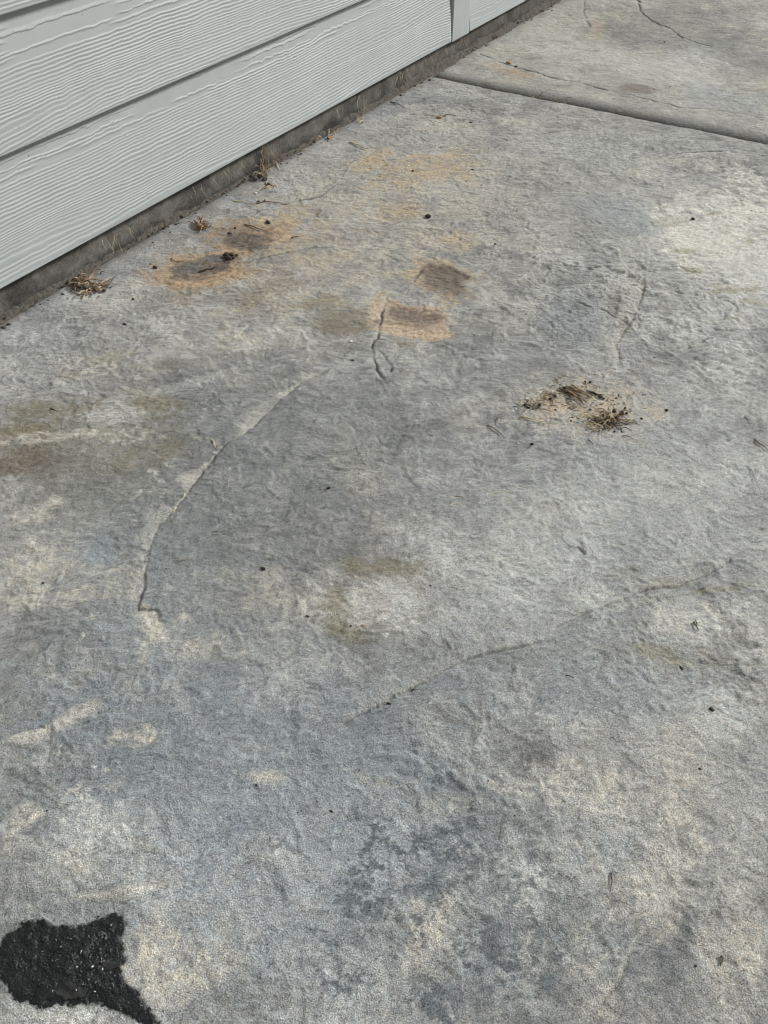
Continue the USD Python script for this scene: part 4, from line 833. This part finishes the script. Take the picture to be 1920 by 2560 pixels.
# the rust brown ball
c = clump('rust brown matted ball of fibres beside the clay stain', (506, 568))
blades(c, rg, (504, 568), 26, 26, 2.6, [M_rust, M_brown, M_rust], None, 3.14, (0.1, 0.7), jit=8, curl=1.2)
blades(c, rg, (512, 570), 5, 40, 2.0, [M_straw], -0.5, 0.5, (0.1, 0.3), jit=4)
clods(c, rg, [(500, 571, 16), (512, 570, 13), (492, 564, 9)], mat=M_brown)
c = clump('black crumbly dropping with fine roots inside the clay stain', (573, 643))
clods(c, rg, [(566, 642, 15), (578, 640, 13), (572, 649, 12), (584, 646, 8), (592, 641, 7)], mat=M_soil)
blades(c, rg, (576, 648), 9, 26, 1.8, [M_soil, M_brown], None, 3.14, (0, .4), jit=6)
# tufts at the foot of the wall and roots hanging under the siding
def hanging(label, spots, rgs, mats, name='hanging_straw', cat='dry grass', group=None):
    """Dry strands that hang from the siding's lower edge against the foundation; spots: (x, y, length in pixels, how many)."""
    p0 = QW(*spots[0][:2], -0.012)
    t_ = thing(name, label, cat, p0, group)
    for (x, y, L, n) in spots:
        for k in range(n):
            p = QW(x + rgs.normal() * 5, y + rgs.normal() * 2, rgs.uniform(-0.014, -0.004))
            Lm = L * px_at((x, y + L)) * rgs.uniform(0.5, 1.2)
            m = 8; u = np.linspace(0, 1, m)
            w = np.cumsum(rgs.normal(size=(m, 2)), 0) * Lm * 0.05
            P = np.c_[p[0] + w[:, 0] * 0.5 + 0.004 * u + (rgs.uniform(0, .02) * u ** 2), p[1] + w[:, 1] + rgs.normal() * Lm * 0.3 * u, p[2] - Lm * u]
            P[:, 2] = np.maximum(P[:, 2], 0.002 + 0.002 * rgs.uniform())
            P[:, 0] = np.maximum(P[:, 0], -0.0165)
            obj('strand', tube(P, 0.0007 * rgs.uniform(.6, 1.3), 4, 0.4), mats[int(rgs.integers(len(mats)))], t_, smooth=40, off=p0)
    return t_
hanging('shaggy web of dry straw hanging between siding and slab mid wall', [(668, 362, 90, 10), (657, 372, 84, 6), (686, 354, 60, 3)], rg, [M_straw, M_pale, M_brown, M_straw])
c = clump('brown debris heaped under the shaggy web at the wall foot', (664, 462))
blades(c, rg, (655, 440), 16, 40, 2.0, [M_brown, M_straw], None, 3.14, (0.3, 1.0), jit=11, curl=1.0)
blades(c, rg, (672, 470), 10, 26, 2.2, [M_straw, M_rust, M_pale], None, 3.14, (0.0, 0.3), jit=9)
clods(c, rg, [(650, 446, 14), (662, 452, 12), (640, 452, 11), (672, 464, 8)], mat=M_dust)
hanging('few pale bare roots dangling under the siding above the rust brown ball', [(484, 464, 34, 2), (478, 484, 34, 1), (495, 462, 28, 1)], rg, [M_pale])
hanging('few pale fibres caught under the siding above the silt line', [(560, 425, 22, 4), (600, 404, 22, 3), (532, 440, 18, 2)], rg, [M_pale, M_straw])
hanging('thin pale stalks caught under the siding by the straw heap', [(320, 568, 26, 3), (290, 585, 34, 4), (262, 600, 30, 2)], rg, [M_pale, M_straw])
hanging('long straw tuft hanging to the slab between heap and joint', [(902, 238, 64, 5), (840, 268, 24, 2)], rg, [M_pale, M_straw])
hanging('row of bright dry grass stems hanging near the slab joint', [(1004, 180, 48, 4), (1018, 172, 44, 4), (975, 195, 34, 2), (992, 188, 30, 2), (955, 205, 20, 2)], rg, [M_pale, M_straw, M_pale])
hanging('dry grass fringe hanging where the joint meets the wall', [(1060, 145, 28, 3), (1080, 135, 30, 3), (1040, 155, 24, 2), (1112, 118, 22, 2), (1160, 92, 24, 3)], rg, [M_straw, M_brown, M_pale])
c = clump('dark tangle of dead grass in the corner where joint meets wall', (1068, 180))
blades(c, rg, (1060, 178), 22, 34, 2.0, [M_brown, M_straw, M_soil], None, 3.14, (0.2, 0.9), jit=13, curl=1.0)
blades(c, rg, (1085, 168), 14, 28, 2.0, [M_brown, M_straw], None, 3.14, (0.2, 0.8), jit=12, curl=1.0)
clods(c, rg, [(1050, 180, 12), (1065, 176, 12), (1080, 170, 11), (1098, 160, 12), (1040, 190, 10)], mat=M_dust)
c = clump('dark debris and grass bits along the farther wall foot', (1190, 112))
blades(c, rg, (1160, 128), 12, 22, 1.9, [M_brown, M_soil], None, 3.14, (0.1, 0.6), jit=14)
blades(c, rg, (1230, 88), 12, 22, 1.9, [M_brown, M_soil], None, 3.14, (0.1, 0.6), jit=16)
clods(c, rg, [(1135, 140, 9), (1160, 128, 10), (1180, 118, 10), (1205, 104, 11), (1228, 92, 10), (1250, 80, 9), (1240, 78, 13), (1290, 60, 8)], mat=M_soil)
c = clump('small curled straw bits with a rust scrap at the wall foot', (830, 342))
blades(c, rg, (832, 338), 10, 20, 1.8, [M_pale, M_straw], None, 3.14, (0.1, 0.7), jit=8, curl=1.6)
clods(c, rg, [(822, 346, 9), (828, 342, 6)], mat=M_leaf)
c = clump('curl of pale straw at the wall foot left of the rust scrap', (791, 352))
blades(c, rg, (790, 352), 5, 26, 2.0, [M_pale], None, 3.14, (0.2, 0.6), jit=4, curl=2.4)
c = clump('curl of pale straw under the long hanging tuft', (905, 305))
blades(c, rg, (904, 306), 6, 26, 2.0, [M_pale, M_straw], None, 3.14, (0.2, 0.6), jit=5, curl=2.4)
blades(c, rg, (885, 300), 6, 24, 1.8, [M_straw, M_brown], 2.6, 0.7, (0.1, 0.4), jit=7)
c = clump('thin tuft of grass growing out of the slab joint', (1345, 238))
blades(c, rg, (1340, 236), 10, 18, 1.8, [M_straw, M_pale, M_green], None, 3.14, (0.1, 0.5), jit=10, flat=.25)
blades(c, rg, (1385, 246), 9, 16, 1.8, [M_straw, M_green], None, 3.14, (0.1, 0.5), jit=14, flat=.25)

# ------------------------------------------------------------------ twigs, stems and blades, one by one
S = [
    ('twig', 'long thin dark twig right of the straw heap under the shaggy web', 'twig', [(640, 511), (662, 506), (690, 510), (716, 511)], 3.0, M_brown),
    ('straw_stem', 'pale forked straw stem pointing at the long thin dark twig', 'straw', [(585, 502), (610, 506), (640, 511)], 3.0, M_pale),
    ('twig', 'curved dark twig crossing the upper half of the clay stain', 'twig', [(612, 563), (630, 569), (652, 578), (672, 583)], 3.2, M_brown),
    ('twig', 'short dark twig with a knob low in the clay stain', 'twig', [(496, 681), (514, 676), (536, 672), (540, 668)], 4.6, M_soil),
    ('twig', 'thin reddish twig at the left edge of the clay stain', 'twig', [(428, 648), (440, 659), (462, 654)], 2.8, M_brown),
    ('straw_stem', 'short yellow brown straw right of the clay stain', 'straw', [(728, 601), (750, 597)], 4.0, M_brown),
    ('twig', 'small Y shaped twig above the clay stain', 'twig', [(797, 531), (793, 537), (799, 546)], 2.6, M_brown),
    ('straw_stem', 'golden straw lying just below the rust scrap near the wall', 'straw', [(873, 354), (895, 362), (912, 372), (922, 369)], 3.2, M_straw),
    ('straw_stem', 'orange brown straw lying along the wall edge beside the shaggy web', 'straw', [(746, 376), (758, 378), (769, 376)], 3.4, M_straw),
    ('straw_stem', 'single pale blade bent away from the shaggy web', 'straw', [(688, 404), (694, 416), (701, 431)], 3.0, M_pale),
    ('twig', 'long dark curved twig left of the straw scatter', 'twig', [(1217, 1067), (1234, 1075), (1250, 1088), (1262, 1100)], 3.0, M_brown),
    ('twig', 'short grey hooked stem above the long dark curved twig', 'twig', [(1242, 1047), (1245, 1056), (1240, 1062)], 2.4, M_brown),
    ('straw_stem', 'long brown straw lying below the straw scatter', 'straw', [(1302, 1048), (1325, 1054), (1345, 1060), (1362, 1067)], 3.2, M_straw),
    ('straw_stem', 'pale straw piece left of the dense grass tuft', 'straw', [(1432, 1068), (1448, 1070)], 3.0, M_pale),
    ('twig', 'thin dark twig right of the dense grass tuft', 'twig', [(1564, 1066), (1580, 1061), (1597, 1064)], 3.0, M_brown),
    ('twig', 'small bent dark twig below the dense grass tuft', 'twig', [(1470, 1104), (1474, 1111), (1481, 1115)], 3.0, M_soil),
    ('straw_stem', 'fine brown stem under the right side of the dense tuft', 'straw', [(1555, 1093), (1572, 1095), (1585, 1101)], 2.4, M_brown),
    ('twig', 'dark twig at the right edge of the picture beside the grass patch', 'twig', [(1886, 1096), (1900, 1107), (1924, 1130)], 3.6, M_brown),
    ('twig', 'small dark twig upper left of the right edge twig', 'twig', [(1862, 1040), (1868, 1046), (1874, 1058)], 2.6, M_soil),
    ('straw_stem', 'pale curved straw beside the left end of the worn seam', 'straw', [(531, 1101), (535, 1108), (540, 1120)], 3.0, M_pale),
    ('straw_stem', 'pale straw lying along the long worn seam', 'straw', [(463, 1237), (461, 1246), (456, 1254)], 3.0, M_pale),
    ('straw_stem', 'yellowish straw tip lower on the long worn seam', 'straw', [(442, 1272), (435, 1284)], 3.4, M_pale),
    ('straw_stem', 'small pale straw with dark ends on the dark left area', 'straw', [(456, 1403), (466, 1400), (477, 1402)], 2.6, M_straw),
    ('twig', 'tiny dark sliver below the middle of the slab', 'twig', [(534, 1331), (545, 1331)], 2.4, M_soil),
    ('straw_stem', 'longer pale arc of straw on the bare middle right concrete', 'straw', [(1214, 1245), (1235, 1234), (1250, 1232), (1268, 1231)], 2.4, M_pale),
    ('straw_stem', 'shorter pale straw below the pale arc', 'straw', [(1122, 1265), (1138, 1260), (1149, 1257)], 2.0, M_pale),
    ('straw_stem', 'fine grey straw above the pale arc', 'straw', [(1136, 1243), (1158, 1244)], 2.2, M_brown),
    ('grass_blade', 'dark green grass blade, longer of the pair below the right seam', 'grass blade', [(1733, 1556), (1738, 1565), (1745, 1578)], 5.4, M_green),
    ('grass_blade', 'short green grass blade beside the longer blade below the right seam', 'grass blade', [(1739, 1554), (1742, 1562)], 3.6, M_green),
    ('twig', 'dark little twig left of the green blades below the seam', 'twig', [(1414, 1688), (1424, 1692), (1436, 1697)], 3.2, M_soil),
    ('twig', 'thin tapering twig in the lower right above the sandy patch', 'twig', [(1350, 1826), (1358, 1829), (1369, 1833)], 2.6, M_brown),
    ('twig', 'upright thin dark twig standing alone in the lower right sandy patch', 'twig', [(1530, 2182), (1528, 2195), (1529, 2210), (1526, 2228)], 3.4, M_soil),
    ('seed_husk', 'olive needle shaped husk near the bottom right corner', 'seed husk', [(1805, 2390), (1805, 2400), (1801, 2413)], 6.0, M_green),
    ('twig', 'thin squiggly brown stem in the lower left middle', 'twig', [(611, 2160), (622, 2160), (632, 2155), (640, 2156)], 2.8, M_brown),
    ('straw_stem', 'pale loop of straw at the end of the squiggly stem', 'straw', [(640, 2152), (650, 2150), (656, 2154), (648, 2160)], 1.8, M_straw),
    ('twig', 'dark stem of the broken leaf on the left', 'twig', [(127, 1020), (136, 1027), (145, 1030)], 3.6, M_soil),
    ('straw_stem', 'long dark stalk of the orange scrap near the joint', 'straw', [(1108, 289), (1124, 287), (1142, 290)], 2.4, M_brown),
    ('straw_stem', 'pale straw bit on the concrete left of the orange scrap', 'straw', [(1062, 288), (1078, 287), (1088, 290)], 2.2, M_straw),
    ('twig', 'thin dark stem at the wall foot below the long hanging tuft', 'twig', [(975, 254), (985, 256), (1003, 265)], 2.4, M_soil),
]
for nm, lab, cat, qs, wpx, mt in S:
    stick(nm, lab, cat, qs, wpx, mt)

# ------------------------------------------------------------------ seeds, pebbles, flakes
D = [
    ('seed', 'largest dark oval seed, in the sandy area beyond the clay prints', 'seed', (1070, 545), 17, M_black, .2, .75, 1.35),
    ('seed', 'black seed on the bleached concrete at right', 'seed', (1733, 547), 11, M_black, 0, .7, 1.4),
    ('seed', 'small dark seed between the bleached area and clay prints', 'seed', (1238, 613), 7, M_black, 0, .7, 1.3),
    ('seed', 'long dark seed at the upper edge of the clay stain', 'seed', (671, 559), 13, M_black, -.5, .6, 2.0),
    ('seed', 'grey brown seed near the rust brown ball', 'seed', (575, 585), 12, M_dust, .2, .5, 1.5),
    ('soil_crumb', 'dark crumb between the rust ball and the curved twig', 'crumb', (588, 573), 8, M_soil, 0, .7, 1.0),
    ('soil_crumb', 'dark crumb alone at the left end of the clay stain', 'crumb', (388, 672), 13, M_soil, .3, .7, 1.3),
    ('soil_crumb', 'smaller crumb just above the lone crumb by the clay stain', 'crumb', (377, 662), 6, M_soil, 0, .7, 1.0),
    ('seed', 'dark flat seed chip on the smooth grey left area', 'seed', (312, 811), 9, M_black, .1, .5, 1.9),
    ('soil_crumb', 'reddish crumb on the ledge right of the straw heap', 'crumb', (333, 749), 9, M_brown, 0, .8, 1.0),
    ('pebble', 'white pebble flake left of the crack below the clay prints', 'pebble', (878, 858), 9, M_white, .3, .5, 1.3),
    ('soil_crumb', 'dark sliver below the white flake by the crack', 'crumb', (882, 903), 7, M_soil, .2, .5, 1.8),
    ('leaf_fragment', 'broken pale and dark dead leaf on the stained left side', 'leaf', (131, 1030), 12, M_stone, .5, .25, 1.6),
    ('leaf_fragment', 'orange brown leaf scrap near the joint', 'leaf', (1098, 292), 15, M_leaf, .1, .4, 1.4),
    ('seed', 'oval dark seed in the pale speckled area left of centre', 'seed', (658, 1424), 14, M_black, -.1, .6, 1.5),
    ('pebble', 'small black pebble near the middle of the slab', 'pebble', (822, 1223), 11, M_black, 1.2, .8, 1.3),
    ('pebble', 'tiny black pebble on the left below the olive stains', 'pebble', (109, 1459), 8, M_black, .4, .8, 1.2),
    ('seed', 'dark slim seed left of the round worn patch', 'seed', (770, 1541), 8, M_black, 0, .5, 1.9),
    ('seed', 'dark speck inside the round worn patch', 'seed', (877, 1567), 7, M_black, 0, .8, 1.0),
    ('leaf_fragment', 'rusty leaf crumb inside the round worn patch', 'leaf', (906, 1565), 9, M_leaf, .6, .3, 1.6),
    ('pebble', 'dark dot right of the round worn patch', 'pebble', (1076, 1467), 7, M_black, 0, .8, 1.0),
    ('seed', 'dark chip lying on the long diagonal seam', 'seed', (972, 1761), 10, M_black, .2, .5, 1.8),
    ('seed', 'dark chip higher on the long diagonal seam', 'seed', (1032, 1723), 9, M_soil, .5, .5, 1.7),
    ('seed', 'black shiny seed in the right lower half', 'seed', (1779, 1774), 14, M_black, -.4, .6, 1.5),
    ('soil_crumb', 'dark bit above the black shiny seed', 'crumb', (1704, 1667), 10, M_soil, -.6, .4, 2.0),
    ('pebble', 'black dot in the dark mottled lower middle', 'pebble', (1220, 1954), 6, M_black, 0, .8, 1.1),
    ('pebble', 'black dot below the dark mottled middle dot', 'pebble', (1287, 2041), 6, M_black, 0, .8, 1.1),
    ('soil_crumb', 'brown crumb under the pale vein at lower right', 'crumb', (1750, 1921), 8, M_soil, 0, .5, 1.6),
    ('pebble', 'dark dot left of the needle shaped husk', 'pebble', (1740, 2414), 8, M_black, .4, .7, 1.3),
    ('seed', 'dark speck right of the lower left sandy patch', 'seed', (828, 2028), 8, M_black, 0, .5, 1.9),
    ('pebble', 'round dark speck left of the slim dark speck', 'pebble', (744, 2030), 7, M_black, 0, .8, 1.0),
    ('seed', 'dark slanted speck under the small sandy spot', 'seed', (642, 1966), 7, M_black, -.4, .5, 1.8),
    ('pebble', 'dark speck between the two pale lower left patches', 'pebble', (119, 2029), 7, M_black, 0, .7, 1.2),
    ('pebble', 'black pebble standing apart right of the dense tuft', 'pebble', (1666, 1027), 11, M_black, 0, .8, 1.2),
    ('soil_crumb', 'dark crumb close to the right end of the tuft patch', 'crumb', (1603, 1050), 9, M_soil, 0, .8, 1.2),
    ('pebble', 'small black pebble below the straw scatter', 'pebble', (1329, 1114), 10, M_black, .3, .7, 1.5),
    ('pebble', 'white pebble on the left edge of the straw scatter', 'pebble', (1318, 1000), 10, M_white, 0, .7, 1.2),
    ('pebble', 'tiny white pebble left of the small black pebble below the straw', 'pebble', (1296, 1112), 6, M_white, 0, .7, 1.0),
    ('pebble', 'pale speck of grit near the worn right seam', 'pebble', (1507, 692), 8, M_pale, 0, .7, 1.1),
    ('pebble', 'white flake stuck at the foundation beside the shaggy web', 'pebble', (718, 379), 7, M_white, 0, .7, 1.0),
    ('pebble', 'white flake on the slab below the shaggy web', 'pebble', (640, 485), 8, M_white, .3, .5, 1.3),
    ('seed', 'dark seed beside the long thin twig under the web', 'seed', (647, 505), 7, M_black, .3, .7, 1.3),
    ('seed', 'dark seed at the fork of the long thin twig', 'seed', (663, 502), 7, M_brown, -.5, .7, 1.5),
    ('seed', 'dark speck at the left of the far sandy patch', 'seed', (1032, 428), 7, M_black, 0, .7, 1.3),
    ('seed', 'dark slim speck at the right of the far sandy patch', 'seed', (1181, 428), 7, M_black, 0, .5, 1.9),
    ('seed', 'dark speck in the far left part near the orange scrap', 'seed', (1177, 305), 7, M_black, 0, .5, 1.7),
    ('soil_crumb', 'rust coloured crumb on the crack of the farther slab', 'crumb', (1272, 157), 13, M_leaf, -.3, .4, 1.6),
    ('soil_crumb', 'brown crumb right of the rust crumb on the farther slab', 'crumb', (1290, 166), 9, M_brown, 0, .6, 1.2),
]
for nm, lab, cat, q, sz, mt, ang, sq, ln in D:
    bit(nm, lab, cat, q, sz, mt, ang, sq, ln, rough=0.2 if nm in ('seed', 'pebble') else 0.45)
# crumbs that nothing tells apart
for (x, y, s_) in [(1475, 960, 10), (1462, 957, 7), (1475, 1029, 8), (1426, 1059, 6), (1565, 1038, 9), (1575, 1032, 7), (1562, 1024, 8), (1454, 1008, 6), (1388, 1030, 6), (1518, 1003, 6), (1540, 997, 6), (1608, 990, 6), (1512, 1050, 7), (1553, 1083, 6), (1535, 1085, 7), (1445, 1050, 5), (1546, 990, 5), (1400, 963, 5)]:
    bit('soil_crumb', 'little dark soil crumb lying among the straw on the tan patch', 'crumb', (x, y), s_, M_soil if int(x) % 3 else M_brown, x, .75, 1.15, 'soil crumbs among the straw', rough=.5)
for (x, y, s_) in [(380, 622, 5), (397, 615, 4), (425, 604, 4), (448, 585, 5), (292, 657, 5), (306, 652, 4), (283, 665, 4), (330, 632, 4), (520, 540, 4), (1290, 1026, 5), (1284, 1030, 4), (480, 620, 4)]:
    bit('paint_flake', 'tiny white flake on the bluish concrete along the wall', 'flake', (x, y), s_, M_white, x, .4, 1.3, 'tiny white flakes', rough=.4)
rg2 = np.random.default_rng(5)
n_ = 0
while n_ < 24:
    x, y = rg2.uniform(30, 1900), rg2.uniform(60, 2540)
    p = Q(x, y)
    if p[0] < 0.05 or (x < 430 and y > 2250) or abs(p[1] - JOINT_Y) < .06: continue
    n_ += 1
    bit('grit', 'tiny dark grain of grit lying on the open concrete', 'grit', (x, y), rg2.uniform(2.6, 4.6), M_black if rg2.uniform() < .6 else M_soil, rg2.uniform(0, 6), .7, rg2.uniform(1, 1.8), 'grains of grit strewn over the concrete', rough=.4)
